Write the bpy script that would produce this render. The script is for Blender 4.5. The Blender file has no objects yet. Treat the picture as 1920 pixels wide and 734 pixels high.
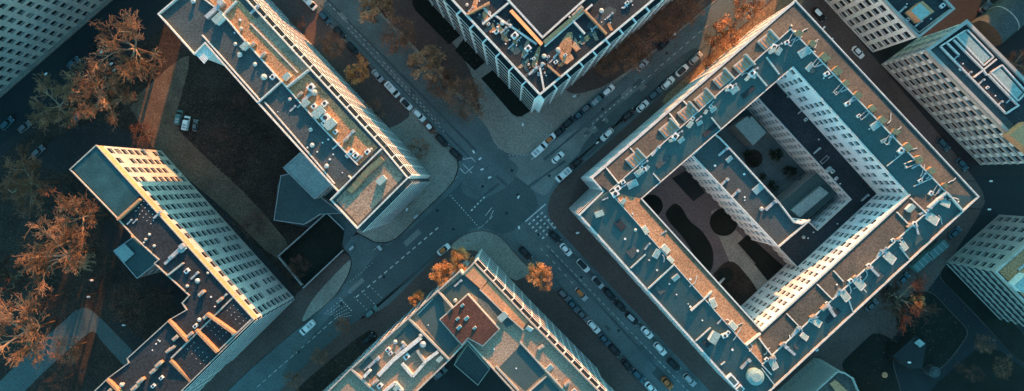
import bpy, math, random
from mathutils import Vector
from mathutils.bvhtree import BVHTree
random.seed(7)
SC = bpy.context.scene
COL = SC.collection
R = math.radians
# ------------------------------------------------------------------ camera, sky, sun, exposure
H = 200.0; F = 1280.0; NX, NY = 960.0, 335.0        # drone height, focal length in photo pixels, nadir point
cam = bpy.data.cameras.new('drone_camera'); cam.lens = 24; cam.sensor_width = 36
cam.shift_y = -(367 - NY) / 1920; cam.clip_start = 1; cam.clip_end = 5000
co = bpy.data.objects.new('drone_camera', cam); COL.objects.link(co); co.location = (0, 0, H)
SC.camera = co
SUN_EL, SUN_AZ = R(15), R(15)
sd = Vector((math.sin(SUN_AZ) * math.cos(SUN_EL), math.cos(SUN_AZ) * math.cos(SUN_EL), math.sin(SUN_EL)))
sl = bpy.data.lights.new('sun', 'SUN'); sl.energy = 3.7; sl.angle = R(0.6); sl.color = (1, .38, .12)
so = bpy.data.objects.new('sun', sl); COL.objects.link(so); so.rotation_euler = sd.to_track_quat('Z', 'Y').to_euler()
so.location = (60, 160, 120)
w = bpy.data.worlds.new('World'); SC.world = w; w.use_nodes = True
nt = w.node_tree; bg = nt.nodes['Background']
sky = nt.nodes.new('ShaderNodeTexSky'); sky.sky_type = 'NISHITA'; sky.sun_disc = False
sky.sun_elevation = SUN_EL; sky.sun_rotation = SUN_AZ
mx = nt.nodes.new('ShaderNodeMix'); mx.data_type = 'RGBA'; mx.blend_type = 'MULTIPLY'; mx.inputs[0].default_value = 1
mx.inputs[7].default_value = (.42, .98, .95, 1)
nt.links.new(sky.outputs[0], mx.inputs[6]); nt.links.new(mx.outputs[2], bg.inputs[0]); bg.inputs[1].default_value = .15
SC.view_settings.view_transform = 'Standard'; SC.view_settings.look = 'None'; SC.view_settings.gamma = 1
SC.view_settings.exposure = 1.55
SC.cycles.max_bounces = 5; SC.cycles.diffuse_bounces = 3; SC.cycles.caustics_reflective = False

# ------------------------------------------------------------------ helpers
def W(px, py, z=0.0):
    k = (H - z) / F
    return Vector(((px - NX) * k, -(py - NY) * k, z))
def WP(pts, z): return [W(a, b, z) for a, b in pts]
MATS = {}
def mat(name, col, rough=.85, var=.25, scale=.6, metal=0, spec=.4, col2=None, fine=.12, bump=0):
    if name in MATS: return MATS[name]
    m = bpy.data.materials.new(name); m.use_nodes = True; n = m.node_tree
    p = n.nodes['Principled BSDF']; p.inputs['Roughness'].default_value = rough
    p.inputs['Metallic'].default_value = metal; p.inputs['Specular IOR Level'].default_value = spec
    tc = n.nodes.new('ShaderNodeTexCoord')
    a = n.nodes.new('ShaderNodeTexNoise'); a.inputs['Scale'].default_value = scale * .35; a.inputs['Detail'].default_value = 6
    a.inputs['Roughness'].default_value = .65
    b = n.nodes.new('ShaderNodeTexNoise'); b.inputs['Scale'].default_value = 2.6; b.inputs['Detail'].default_value = 2
    n.links.new(tc.outputs['Object'], a.inputs[0]); n.links.new(tc.outputs['Object'], b.inputs[0])
    r = n.nodes.new('ShaderNodeValToRGB'); e = r.color_ramp.elements
    e[0].position = .3; e[1].position = .7
    c2 = col2 or col
    e[0].color = [c * (1 - var) for c in col] + [1]; e[1].color = [min(1, c * (1 + var)) for c in c2] + [1]
    n.links.new(a.outputs['Fac'], r.inputs[0])
    q = n.nodes.new('ShaderNodeMapRange'); q.inputs[1].default_value = .3; q.inputs[2].default_value = .7
    q.inputs[3].default_value = 1 - fine * 2.2; q.inputs[4].default_value = 1 + fine * 2.2
    n.links.new(b.outputs['Fac'], q.inputs[0])
    x = n.nodes.new('ShaderNodeVectorMath'); x.operation = 'SCALE'
    n.links.new(r.outputs[0], x.inputs[0]); n.links.new(q.outputs[0], x.inputs['Scale'])
    n.links.new(x.outputs[0], p.inputs['Base Color'])
    if bump:
        bp = n.nodes.new('ShaderNodeBump'); bp.inputs['Strength'].default_value = bump; bp.inputs['Distance'].default_value = .2
        n.links.new(b.outputs['Fac'], bp.inputs['Height']); n.links.new(bp.outputs[0], p.inputs['Normal'])
    MATS[name] = m; return m
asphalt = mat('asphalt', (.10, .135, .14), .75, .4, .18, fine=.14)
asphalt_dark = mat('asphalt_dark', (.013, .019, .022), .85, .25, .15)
asphalt_new = mat('asphalt_new', (.066, .096, .10), .8, .2, .2)
asphalt_worn = mat('asphalt_worn', (.18, .205, .195), .8, .3, .2)
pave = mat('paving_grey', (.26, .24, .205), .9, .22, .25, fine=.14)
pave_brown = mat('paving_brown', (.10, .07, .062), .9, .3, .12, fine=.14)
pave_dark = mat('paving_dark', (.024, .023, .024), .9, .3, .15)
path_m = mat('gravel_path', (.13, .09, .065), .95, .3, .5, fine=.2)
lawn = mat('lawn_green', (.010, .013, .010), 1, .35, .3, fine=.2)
lawn_brown = mat('lawn_brown', (.034, .024, .019), 1, .5, .35, fine=.3)
paint = mat('road_paint', (.62, .62, .6), .7, .3, 2)
kerbm = mat('kerb_stone', (.2, .19, .17), .9, .2, 1)
wall_white = mat('wall_white', (.78, .76, .72), .85, .12, .3, fine=.08)
wall_cream = mat('wall_cream', (.46, .43, .39), .85, .15, .3, fine=.08)
wall_bright = mat('wall_bright_white', (.86, .86, .84), .85, .08, .3, fine=.06)
top_sunlit = mat('ochre_top_storey', (.62, .36, .19), .85, .15, .3)  # low sun on the top storey put into the wall colour
wall_warm = mat('wall_warm', (.52, .50, .48), .85, .15, .3, fine=.08)
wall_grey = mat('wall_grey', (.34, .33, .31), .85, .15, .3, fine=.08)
parap = mat('parapet_stone', (.40, .37, .33), .8, .15, 1)
parap_w = mat('parapet_white', (.58, .56, .53), .7, .1, 1)
roof_dark = mat('roof_bitumen_dark', (.022, .029, .036), .9, .35, .3, fine=.25)
roof_teal = mat('roof_felt_green', (.048, .088, .092), .85, .18, .25, fine=.1)
roof_brown = mat('roof_gravel', (.42, .22, .115), .9, .25, .3, fine=.25)
roof_beige = mat('roof_gravel_pale', (.30, .22, .16), .9, .2, .3, fine=.22)
roof_slate = mat('roof_slate', (.055, .07, .075), .8, .25, .3, fine=.2)
terrace_teal = mat('terrace_tiles_teal', (.025, .075, .085), .45, .3, .8)
verge = mat('gravel_verge', (.22, .14, .085), .95, .3, .6, fine=.22)  # warm light tone of sunlit ground
roof_rust = mat('roof_rust', (.085, .035, .025), .85, .25, .4, fine=.2)
roof_pale = mat('roof_metal_pale', (.26, .35, .34), .6, .12, .4)
brick_o = mat('render_ochre', (.52, .25, .13), .85, .2, .5)  # ochre render, also sunlit orange painted on some roof parts
blind = mat('window_blind', (.16, .16, .15), .6, .3, 2)
glass2 = mat('window_glass_pale', (.04, .05, .055), .3, .3, .3, spec=.5)
white = mat('white_paint', (.75, .74, .72), .5, .1, 1)
metal = mat('galvanised_metal', (.45, .45, .45), .45, .15, 2, metal=.3)
dark = mat('dark_metal', (.03, .03, .032), .5, .2, 1)
glass = mat('window_glass', (.01, .011, .013), .35, .3, .3, spec=.3)
bark = mat('bark', (.11, .07, .05), .95, .3, 3)
rubber = mat('rubber', (.015, .015, .015), .9, .1, 1)
court_m = mat('court_paving', (.14, .11, .11), .9, .2, .2)
def leafm(name, c, c2): return mat(name, c, .8, .45, 2.5, col2=c2, spec=.15, fine=.2)
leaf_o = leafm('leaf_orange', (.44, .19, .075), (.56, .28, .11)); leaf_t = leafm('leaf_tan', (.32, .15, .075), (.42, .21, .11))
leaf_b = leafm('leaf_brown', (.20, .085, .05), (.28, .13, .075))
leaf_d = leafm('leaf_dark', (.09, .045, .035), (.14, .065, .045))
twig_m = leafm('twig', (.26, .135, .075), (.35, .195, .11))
limb_m = mat('limb_bark', (.34, .24, .16), .9, .2, 3)

SOLID_V, SOLID_F = [], []; BV = [None]
class M:
    def __init__(s): s.v = []; s.f = []; s.m = []
    def add(s, vs, fs, mi=0):
        o = len(s.v); s.v += [Vector(a) for a in vs]; s.f += [[i + o for i in f] for f in fs]; s.m += [mi] * len(fs)
    def quad(s, a, b, c, d, mi=0): s.add([a, b, c, d], [[0, 1, 2, 3]], mi)
    def box(s, c, size, rz=0, mi=0, taper=1.0):
        cx, sx = math.cos(rz), math.sin(rz); l, w_, h = size[0] / 2, size[1] / 2, size[2]; vs = []
        for z, t in ((0, 1), (h, taper)):
            for x, y in ((-l, -w_), (l, -w_), (l, w_), (-l, w_)):
                x *= t; y *= t
                vs.append((c[0] + x * cx - y * sx, c[1] + x * sx + y * cx, c[2] + z))
        s.add(vs, [[3, 2, 1, 0], [4, 5, 6, 7], [0, 1, 5, 4], [1, 2, 6, 5], [2, 3, 7, 6], [3, 0, 4, 7]], mi)
    def bar(s, a, b, w_, h, mi=0, side=0, z=0):      # box along a-b, standing on its line; side shifts it sideways
        a = Vector(a); b = Vector(b); d = b - a; d.z = 0
        if d.length < 1e-6: return
        d.normalize(); n = Vector((-d.y, d.x, 0)); o = n * side; up = Vector((0, 0, h)); zz = Vector((0, 0, z)); vs = []
        for u in (zz, zz + up):
            for p, q in ((a, -1), (b, -1), (b, 1), (a, 1)): vs.append(p + o + n * (w_ / 2) * q + u)
        s.add(vs, [[3, 2, 1, 0], [4, 5, 6, 7], [0, 1, 5, 4], [1, 2, 6, 5], [2, 3, 7, 6], [3, 0, 4, 7]], mi)
    def tube(s, a, b, r0, r1=None, n=6, mi=0):
        a = Vector(a); b = Vector(b); r1 = r0 if r1 is None else r1; d = (b - a).normalized()
        x = d.orthogonal().normalized(); y = d.cross(x); vs = []
        for p, r in ((a, r0), (b, r1)):
            for i in range(n):
                t = 2 * math.pi * i / n; vs.append(p + x * (r * math.cos(t)) + y * (r * math.sin(t)))
        s.add(vs, [[i, (i + 1) % n, n + (i + 1) % n, n + i] for i in range(n)] + [list(range(n))[::-1], list(range(n, 2 * n))], mi)
    def prism(s, poly, z0, z1, mi=0, mtop=None, bottom=True):
        n = len(poly); ar = sum(poly[i][0] * poly[(i + 1) % n][1] - poly[(i + 1) % n][0] * poly[i][1] for i in range(n))
        if ar < 0: poly = poly[::-1]
        vs = [(p[0], p[1], z0) for p in poly] + [(p[0], p[1], z1) for p in poly]
        s.add(vs, [[i, (i + 1) % n, n + (i + 1) % n, n + i] for i in range(n)], mi)
        s.add([vs[i + n] for i in range(n)], [list(range(n))], mi if mtop is None else mtop)
    def loft(s, rings, mi=0):                       # rings of equal length, capped
        n = len(rings[0]); vs = [p for r in rings for p in r]
        fs = [[k * n + i, k * n + (i + 1) % n, (k + 1) * n + (i + 1) % n, (k + 1) * n + i] for k in range(len(rings) - 1) for i in range(n)]
        fs += [list(range(n))[::-1], list(range((len(rings) - 1) * n, len(rings) * n))]
        s.add(vs, fs, mi)
    def build(s, name, mats, parent=None, solid=False, **tags):
        if not s.f: return None
        if not isinstance(mats, (list, tuple)): mats = [mats]
        o0 = parent_world(parent) if parent else Vector((0, 0, 0))
        me = bpy.data.meshes.new(name); me.from_pydata([v - o0 for v in s.v], [], s.f)
        for m_ in mats: me.materials.append(m_)
        if len(mats) > 1: me.polygons.foreach_set('material_index', s.m)
        me.update(); o = bpy.data.objects.new(name, me); COL.objects.link(o)
        if parent: o.parent = parent
        for k, v in tags.items(): o[k] = v
        if solid:
            BV[0] = None; b = len(SOLID_V); SOLID_V.extend(s.v); SOLID_F.extend([[i + b for i in f] for f in s.f])
        return o
def parent_world(p):
    v = Vector((0, 0, 0))
    while p: v += p.location; p = p.parent
    return v
def empty(name, loc, label, cat, group=None, rz=0):
    o = bpy.data.objects.new(name, None); COL.objects.link(o); o.location = loc; o.rotation_euler.z = rz; o.empty_display_size = .5
    o['label'] = label; o['category'] = cat
    if group: o['group'] = group
    return o
def struct(name, poly_px, z, m_, kerb=0, bottom=None):
    a = M(); P = WP(poly_px, z)
    if kerb: a.prism(P, z - kerb, z)
    else:
        n = len(P); ar = sum(P[i][0] * P[(i + 1) % n][1] - P[(i + 1) % n][0] * P[i][1] for i in range(n))
        if ar < 0: P = P[::-1]
        a.add(P, [list(range(n))])
    return a.build(name, m_, None, True, kind='structure')
def copy_tree(o, parent=None):
    c = o.copy(); COL.objects.link(c); c.parent = parent
    for ch in list(o.children): copy_tree(ch, c)
    return c
def hit(px, py):                                    # where the line of sight through a photo pixel meets what is built so far
    if BV[0] is None: BV[0] = BVHTree.FromPolygons([tuple(v) for v in SOLID_V], SOLID_F)
    d = (W(px, py, 0) - Vector((0, 0, H))).normalized()
    h = BV[0].ray_cast(Vector((0, 0, H)), d)
    return h[0] if h[0] else W(px, py, 0)
def arc(cx, cy, r, a0, a1, n=6):
    return [(cx + r * math.cos(R(a0 + (a1 - a0) * i / n)), cy + r * math.sin(R(a0 + (a1 - a0) * i / n))) for i in range(n + 1)]
def smooth(pts, n=2):                               # Chaikin corner cutting of a closed outline
    for _ in range(n):
        q = []
        for i in range(len(pts)):
            a, b = pts[i], pts[(i + 1) % len(pts)]
            q += [(a[0] * .8 + b[0] * .2, a[1] * .8 + b[1] * .2), (a[0] * .2 + b[0] * .8, a[1] * .2 + b[1] * .8)]
        pts = q
    return pts

# ------------------------------------------------------------------ building kit
class Bld:
    def __init__(s, name, label, pos, cat='building', group=None):
        s.root = empty(name, pos, label, cat, group); s.wall = M(); s.win = []; s.par = M(); s.bal = []; s.k = 0; s.deck = roof_slate
    def facade(s, a, b, z0, z1, out, cols, rows, wf=.5, hf=.52, depth=.3, top=1.2, bot=.8, skip=0, mi=0, fins=0, slabs=0, fin_h=0, topm=0):
        a = Vector((a[0], a[1], 0)); b = Vector((b[0], b[1], 0)); u = b - a; L = u.length; u /= L
        n = Vector((-u.y, u.x, 0))
        if n.dot(Vector((out[0], out[1], 0))) < 0: n = -n
        Z = lambda z: Vector((0, 0, z)); q = s.wall.quad
        if not cols: q(a + Z(z0), b + Z(z0), b + Z(z1), a + Z(z1), mi); return
        cw = L / cols; fh = (z1 - z0 - top - bot) / rows
        q(a + Z(z0), b + Z(z0), b + Z(z0 + bot), a + Z(z0 + bot), mi); q(a + Z(z1 - top), b + Z(z1 - top), b + Z(z1), a + Z(z1), topm)
        for r in range(rows):
            zb = z0 + bot + r * fh
            for c in range(cols):
                p = a + u * (c * cw); e = p + u * cw; zt = zb + fh
                if random.random() < skip: q(p + Z(zb), e + Z(zb), e + Z(zt), p + Z(zt), mi); continue
                w0 = p + u * (cw * (1 - wf) / 2); w1 = e - u * (cw * (1 - wf) / 2)
                h0 = zb + fh * (1 - hf) * .55; h1 = h0 + fh * hf
                q(p + Z(zb), e + Z(zb), e + Z(h0), p + Z(h0), mi); q(p + Z(h1), e + Z(h1), e + Z(zt), p + Z(zt), mi)
                q(p + Z(h0), w0 + Z(h0), w0 + Z(h1), p + Z(h1), mi); q(w1 + Z(h0), e + Z(h0), e + Z(h1), w1 + Z(h1), mi)
                i = -n * depth
                for x, y, X, Y in ((w0, h0, w1, h0), (w1, h0, w1, h1), (w1, h1, w0, h1), (w0, h1, w0, h0)):
                    q(x + Z(y), X + Z(Y), X + Z(Y) + i, x + Z(y) + i, mi)
                c_ = (w0 + w1) / 2 + Z((h0 + h1) / 2)
                dist = (Vector((0, 0, H)) - c_); face = max(0, n.dot(dist.normalized()))
                px = F * c_.x / (H - c_.z) + NX; py = NY - F * c_.y / (H - c_.z)
                on = -20 < px < 1940 and -20 < py < 754
                s.win.append((face * (w1 - w0).length * (h1 - h0) / dist.length_squared * (1 if on else 1e-4), w0, w1, h0, h1, n, depth, u))
        for r in range(rows + 1):
            if slabs: 
                z = z0 + bot + r * fh - .1; s.par_slab(a, b, z, n, slabs)
        if fins:
            for c in range(cols + 1):
                p = a + u * (c * cw); s.wall.add([p + u * t + n * m_ + Z(z) for z in (z0, z1 - fin_h) for t, m_ in ((-.15, 0), (.15, 0), (.15, fins), (-.15, fins))],
                    [[0, 1, 5, 4], [1, 2, 6, 5], [2, 3, 7, 6], [3, 0, 4, 7], [4, 5, 6, 7]], 0)
    def par_slab(s, a, b, z, n, d):
        m_ = M(); Z = Vector((0, 0, z)); t = Vector((0, 0, .18)); rail = Vector((0, 0, .95))
        vs = [a + Z, b + Z, b + Z + n * d, a + Z + n * d]; m_.add(vs + [v + t for v in vs], [[3, 2, 1, 0], [2, 3, 7, 6], [1, 2, 6, 5], [0, 3, 7, 4]]); m_.add([v + t for v in vs], [[0, 1, 2, 3]], 1)
        o, p = a + Z + n * d, b + Z + n * d
        m_.add([o, p, p + rail, o + rail, o - n * .08, p - n * .08, p + rail - n * .08, o + rail - n * .08], [[0, 1, 2, 3], [7, 6, 5, 4], [3, 2, 6, 7], [0, 3, 7, 4], [1, 2, 6, 5]])
        s.bal.append(m_)
    def parapet(s, pts, w_=.45, h=.9, closed=True, side=0):
        w_ *= .68
        n = len(pts)
        for i in range(n if closed else n - 1):
            s.k += 1; a, b = Vector(pts[i]), Vector(pts[(i + 1) % n]); d = (b - a).normalized() * (w_ * .5)
            s.par.bar(a - d * .98, b + d * .98, w_, h + (s.k % 7) * .004, side=side)
    def done(s, wm, pm=None, fm=None, balm=None):
        s.wall.build('wall', wm, s.root, True)
        s.par.build('parapet', pm or parap, s.root)
        for b in s.bal: b.build('balcony', [balm or white, s.deck], s.root)
        s.win.sort(key=lambda t: -t[0])
        rest = M()
        for i, (k, w0, w1, h0, h1, n, dp, u) in enumerate(s.win):
            m_ = M() if i < 100 else rest; Z = lambda z: Vector((0, 0, z)); o = -n * (dp - .01)
            m_.quad(w0 + Z(h0) + o, w1 + Z(h0) + o, w1 + Z(h1) + o, w0 + Z(h1) + o, 0)
            c = (w0 + w1) / 2; o2 = -n * (dp - .06); t = u * .05
            if (w1 - w0).length > .9: m_.quad(c - t + Z(h0) + o2, c + t + Z(h0) + o2, c + t + Z(h1) + o2, c - t + Z(h1) + o2, 1)
            a_, b_ = w0 + n * .06, w1 + n * .06         # sill
            m_.add([w0 + Z(h0 - .1), w1 + Z(h0 - .1), w1 + n * .12 + Z(h0 - .1), w0 + n * .12 + Z(h0 - .1), w0 + Z(h0), w1 + Z(h0), w1 + n * .12 + Z(h0), w0 + n * .12 + Z(h0)],
                   [[4, 5, 6, 7], [3, 2, 6, 7], [0, 3, 7, 4], [1, 2, 6, 5]], 1)
            if i < 100: m_.build('window', [random.choice([glass, glass, glass, glass2, blind if i % 4 == 0 else glass]), fm or white], s.root)
        rest.build('window', [glass, fm or white], s.root, kind='stuff')
    def flat(s, poly, z, m_, name='roof'):
        a = M(); n = len(poly); P = [Vector((p[0], p[1], z)) for p in poly]
        ar = sum(P[i].x * P[(i + 1) % n].y - P[(i + 1) % n].x * P[i].y for i in range(n))
        if ar < 0: P = P[::-1]
        a.add(P, [list(range(n))]); return a.build(name, m_, s.root, True)
def simple(name, label, roof_px, z, wm, rm, spec={}, z0=0, par=(.45, .9), pm=None, cat='building', fm=None, dflt=None, group=None, balm=None):
    """building from its roof outline in photo pixels; spec: edge index -> facade keywords"""
    P = WP(roof_px, z); n = len(P); c = sum(P, Vector()) / n; b = Bld(name, label, (c.x, c.y, z0), cat, group)
    ar = sum(P[i].x * P[(i + 1) % n].y - P[(i + 1) % n].x * P[i].y for i in range(n))
    for i in range(n):
        a, e = P[i], P[(i + 1) % n]; d = e - a; o = Vector((d.y, -d.x, 0)) * (1 if ar > 0 else -1)
        k = spec.get(i, dflt)
        if k and (e - a).length > 4:
            k = dict(k); cw = k.pop('cw', 3.2); k.setdefault('cols', max(1, int((e - a).length / cw)))
            b.facade(a, e, z0, z, o, rows=k.pop('rows', 8), **k)
        else: b.facade(a, e, z0, z, o, 0, 0)
    b.flat(P, z, rm)
    if par: b.parapet([p + Vector((0, 0, -.02)) for p in P], par[0], par[1])
    b.P = P; b.z = z; b.wm = wm; b.pm = pm; b.fm = fm; b.balm = balm
    return b
AXR = R(42.5)                                       # direction of the street grid
def unit(root, p, kind, s=1.0, rz=None):            # rooftop fittings, each a part of its building
    rz = AXR if rz is None else rz; m_ = M(); p = Vector(p); z = Vector((0, 0, -.05)); p = p + z
    if kind == 'ac':
        m_.box(p, (1.7 * s, 1.3 * s, 1.1 * s), rz, 0); m_.tube(p + Vector((0, 0, 1.1 * s)), p + Vector((0, 0, 1.25 * s)), .45 * s, n=10, mi=1)
        m_.build('air_conditioner', [white, dark], root)
    elif kind == 'vent':
        m_.tube(p, p + Vector((0, 0, .9 * s)), .35 * s, n=10); m_.tube(p + Vector((0, 0, .9 * s)), p + Vector((0, 0, 1.25 * s)), .6 * s, .25 * s, 10)
        m_.build('roof_vent', [metal if int(p.x * 7) % 3 else wall_cream], root)
    elif kind == 'cap':
        m_.tube(p, p + Vector((0, 0, .35 * s)), .3 * s, n=8); m_.build('vent_cap', [white], root)
    elif kind == 'chimney':
        m_.box(p, (2.1 * s, .9 * s, 1.5 * s), rz, 0); m_.box(p + Vector((0, 0, 1.5 * s)), (2.3 * s, 1.1 * s, .15), rz, 1)
        for i in (-.6, 0, .6):
            q = p + Vector((math.cos(rz) * i * s, math.sin(rz) * i * s, 1.6 * s)); m_.tube(q, q + Vector((0, 0, .35)), .16 * s, n=6, mi=0)
        m_.build('chimney', [brick_o, parap], root)
    elif kind == 'shed':
        m_.box(p, (3.0 * s, 1.8 * s, 2.3 * s), rz, 0); m_.box(p + Vector((0, 0, 2.3 * s)), (3.3 * s, 2.1 * s, .15), rz, 1)
        m_.build('roof_hut', [wall_white, roof_pale], root)
    elif kind == 'sky':
        c, sn = math.cos(rz), math.sin(rz)
        def L(x, y, zz): return p + Vector((x * c - y * sn, x * sn + y * c, zz))
        l, w_ = 1.7 * s, 1.1 * s
        m_.loft([[L(-l, -w_, 0), L(l, -w_, 0), L(l, w_, 0), L(-l, w_, 0)], [L(-l, -w_, .35), L(l, -w_, .35), L(l, w_, .75), L(-l, w_, .75)]], 0)
        i = .84; m_.quad(L(-l * i, -w_ * i, .42), L(l * i, -w_ * i, .42), L(l * i, w_ * i, .75), L(-l * i, w_ * i, .75), 1)
        m_.build('skylight', [parap_w, roof_pale], root)
    elif kind == 'frame':                            # pipe hoop
        c, sn = math.cos(rz), math.sin(rz)
        def L(x, y, zz): return p + Vector((x * c - y * sn, x * sn + y * c, zz))
        l, w_ = 2.4 * s, .8 * s; P4 = [L(-l, -w_, .5), L(l, -w_, .5), L(l, w_, .5), L(-l, w_, .5)]
        for i in range(4): m_.tube(P4[i], P4[(i + 1) % 4], .14 * s, n=5)
        for q in P4: m_.tube(q - Vector((0, 0, .8)), q, .09, n=5)
        m_.build('pipe_frame', [metal], root)
    elif kind == 'duct':
        c, sn = math.cos(rz), math.sin(rz); m_.box(p, (3.4 * s, .7 * s, .7 * s), rz); m_.box(p + Vector((c * 1.9 * s, sn * 1.9 * s, 0)), (.9 * s, .9 * s, 1.3 * s), rz)
        m_.build('duct', [metal], root)
    elif kind == 'dormer':
        c, sn = math.cos(rz), math.sin(rz)
        def L(x, y, zz): return p + Vector((x * c - y * sn, x * sn + y * c, zz))
        l, w_ = 1.5 * s, 1.0 * s
        m_.loft([[L(-l, -w_, -.5), L(l, -w_, -.5), L(l, w_, -.5), L(-l, w_, -.5)], [L(-l, -w_, .9), L(l, -w_, .9), L(l, w_, 1.5), L(-l, w_, 1.5)]], 0)
        m_.quad(L(-l * .75, w_ + .02, 0), L(l * .75, w_ + .02, 0), L(l * .75, w_ + .02, 1.2), L(-l * .75, w_ + .02, 1.2), 1)
        m_.build('dormer', [brick_o, glass], root)
def units(b, lst, k_=.64, jit=0):
    for t in lst:
        if jit: t = (t[0] + random.uniform(-jit, jit), t[1] + random.uniform(-jit, jit), t[2], (t[3] if len(t) > 3 else 1) * random.uniform(.65, 1.25), (t[4] if len(t) > 4 else AXR) + random.gauss(0, .25))
        px, py, k = t[:3]; s = t[3] if len(t) > 3 else 1.0; rz = t[4] if len(t) > 4 else None
        unit(b.root, hit(px, py), k, s * k_, rz)
def wall_line(b, pts_px, h=.5, w_=.35, m_=None, name='party_wall'):
    w_ *= .72
    P = [hit(*p) for p in pts_px]; a = M()
    for i in range(len(P) - 1):
        q, r = P[i].copy(), P[i + 1].copy(); d = (r - q); n = Vector((-d.y, d.x, 0)).normalized() * (w_ / 2); u = Vector((0, 0, h)); dn = Vector((0, 0, -.3))
        vs = [q - n + dn, r - n + dn, r + n + dn, q + n + dn, q - n + u, r - n + u, r + n + u, q + n + u]
        a.add(vs, [[4, 5, 6, 7], [0, 1, 5, 4], [1, 2, 6, 5], [2, 3, 7, 6], [3, 0, 4, 7]])
    a.build(name, m_ or parap, b.root)
GP = lambda x, y, z: (NX + (x - NX) * H / (H - z), NY + (y - NY) * H / (H - z))
def GR(x0, y0, x1, y1, z): return ([GP(*q, z) for q in ((x0, y0), (x1, y0), (x1, y1), (x0, y1))], z)
OFF = [GR(40, -330, 372, -190, 27), GR(450, -330, 640, -190, 27), GR(690, -300, 960, -160, 27), GR(1010, -330, 1365, -110, 31), GR(1570, -420, 1800, -200, 38), GR(1920, -300, 2260, -100, 52)]
OFFL = ['plain block standing beyond the top edge behind the bare trees', 'plain low block beyond the top edge behind the long white block', 'plain block closing the road north of the junction', 'plain block behind the crowded roof', 'plain block behind the gridded office blocks', 'plain tall block beyond the top right corner']
# ------------------------------------------------------------------ ground, streets, kerbs, paths
def big(name, half, z, m_):
    a = M(); a.quad((-half, -half, z), (half, -half, z), (half, half, z), (-half, half, z)); return a.build(name, m_, None, True, kind='structure')
big('ground', 1500, 0, asphalt_dark)  # near-black asphalt: shade and corner darkening of outer streets put into colour
struct('road', [(330, -330), (1350, -330), (1760, -60), (1560, 60), (1300, 330), (1700, 1000), (200, 1000), (560, 560), (700, 300)], .004, asphalt)
struct('worn_asphalt', smooth([(935, 300), (1005, 285), (1090, 235), (1120, 250), (1050, 325), (1025, 370), (1000, 358), (960, 325)], 2), .008, asphalt_worn)
struct('asphalt_patch', smooth([(905, 300), (935, 310), (988, 345), (1003, 362), (1012, 392), (950, 443), (905, 425), (868, 432), (760, 530), (640, 640), (560, 720), (520, 700), (650, 560), (700, 480), (790, 415), (862, 345)], 1), .012, asphalt_new)
struct('worn_asphalt', smooth([(880, 300), (930, 285), (975, 310), (960, 345), (900, 380), (860, 360)], 2), .0135, asphalt)
struct('asphalt_patch', smooth([(1135, 218), (1300, 85), (1320, 100), (1180, 215), (1100, 300), (1080, 290)], 2), .012, asphalt_new)
K = .12
struct('pavement', smooth([(430, -190), (563, -8), (845, 275), (857, 292), (861, 315), (850, 345), (790, 402), (748, 446), (728, 456), (705, 457), (684, 446), (668, 438), (640, 462), (657, 480), (660, 497), (652, 521), (627, 560), (480, 682), (400, 760), (200, 960), (-500, 960), (-500, 690), (0, 272), (180, 130), (345, -10), (420, -75)], 2), K, lawn_brown, kerb=.14)
struct('pavement', smooth([(478, -100), (563, -10), (843.5, 275), (855, 292), (859, 315), (848, 345), (788, 402), (747, 444), (728, 454), (705, 455), (685, 444), (670, 437), (640, 400), (600, 300), (470, 60), (400, -80)], 2), K + .004, pave)
struct('pavement', smooth([(563, -10), (640, 72), (780, 209), (740, 240), (660, 250), (560, 110), (470, -10)], 2), K + .008, pave_brown)
struct('pavement', smooth([(655.5, 480), (658.5, 497), (650.5, 521), (625.5, 560), (480, 680.5), (398, 760), (330, 760), (560, 548), (642, 474)], 2), K + .004, pave_brown)
struct('pavement', smooth([(657, 484), (658, 497), (650, 521), (625, 560), (560, 613), (585, 560)], 2), K + .008, pave)
struct('yard_paving', smooth([(514, 413), (522, 330), (600, 300), (680, 420), (640, 470), (600, 430), (560, 424)], 1), K + .012, asphalt_new)
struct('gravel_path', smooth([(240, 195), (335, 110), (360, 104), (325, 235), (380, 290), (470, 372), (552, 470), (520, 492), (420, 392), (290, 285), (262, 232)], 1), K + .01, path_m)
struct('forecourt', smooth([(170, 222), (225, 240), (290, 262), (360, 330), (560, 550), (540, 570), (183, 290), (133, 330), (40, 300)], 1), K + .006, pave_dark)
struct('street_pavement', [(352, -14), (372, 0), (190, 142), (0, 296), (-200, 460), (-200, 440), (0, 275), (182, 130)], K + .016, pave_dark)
struct('driveway', smooth([(-20, 735), (60, 655), (122, 600), (140, 583), (160, 576), (178, 586), (262, 672), (245, 700), (190, 640), (180, 623), (168, 622), (90, 690), (20, 760)], 1), K + .01, asphalt_new)
struct('path', [(215, 592), (275, 645), (255, 668), (203, 606)], K + .008, pave_dark)
struct('yard_paving', [(240, 440), (200, 410), (190, 440), (200, 470), (250, 500), (340, 580), (360, 560)], K + .012, pave_dark)
NB = [(560, -130), (690, 5), (903, 226), (917, 245), (926, 268), (941, 283), (962, 291), (985, 290), (1003, 282), (1150, 160), (1330, 14), (1430, -75), (1330, -250), (600, -300)]
struct('pavement', smooth(NB, 2), K, pave, kerb=.14)
struct('pavement', smooth([(572, -130), (698, 5), (870, 184), (905, 215), (880, 120), (800, 20), (700, -100)], 2), K + .004, pave_brown)
struct('pavement', smooth([(1075, 180), (1148, 158), (1328, 12), (1425, -75), (1300, -80), (1150, 60), (1050, 160)], 2), K + .004, pave_brown)
struct('lawn', [(773, -40), (773, 8), (779, 20), (842, 84), (872, 60), (830, -40)], K + .008, lawn)
struct('lawn', [(853, 95), (890, 133), (925, 105), (880, 60)], K + .008, lawn)
struct('lawn', [(902, 147), (960, 214), (968, 219), (978, 219), (998, 206), (990, 160), (940, 120)], K + .008, lawn)
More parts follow.
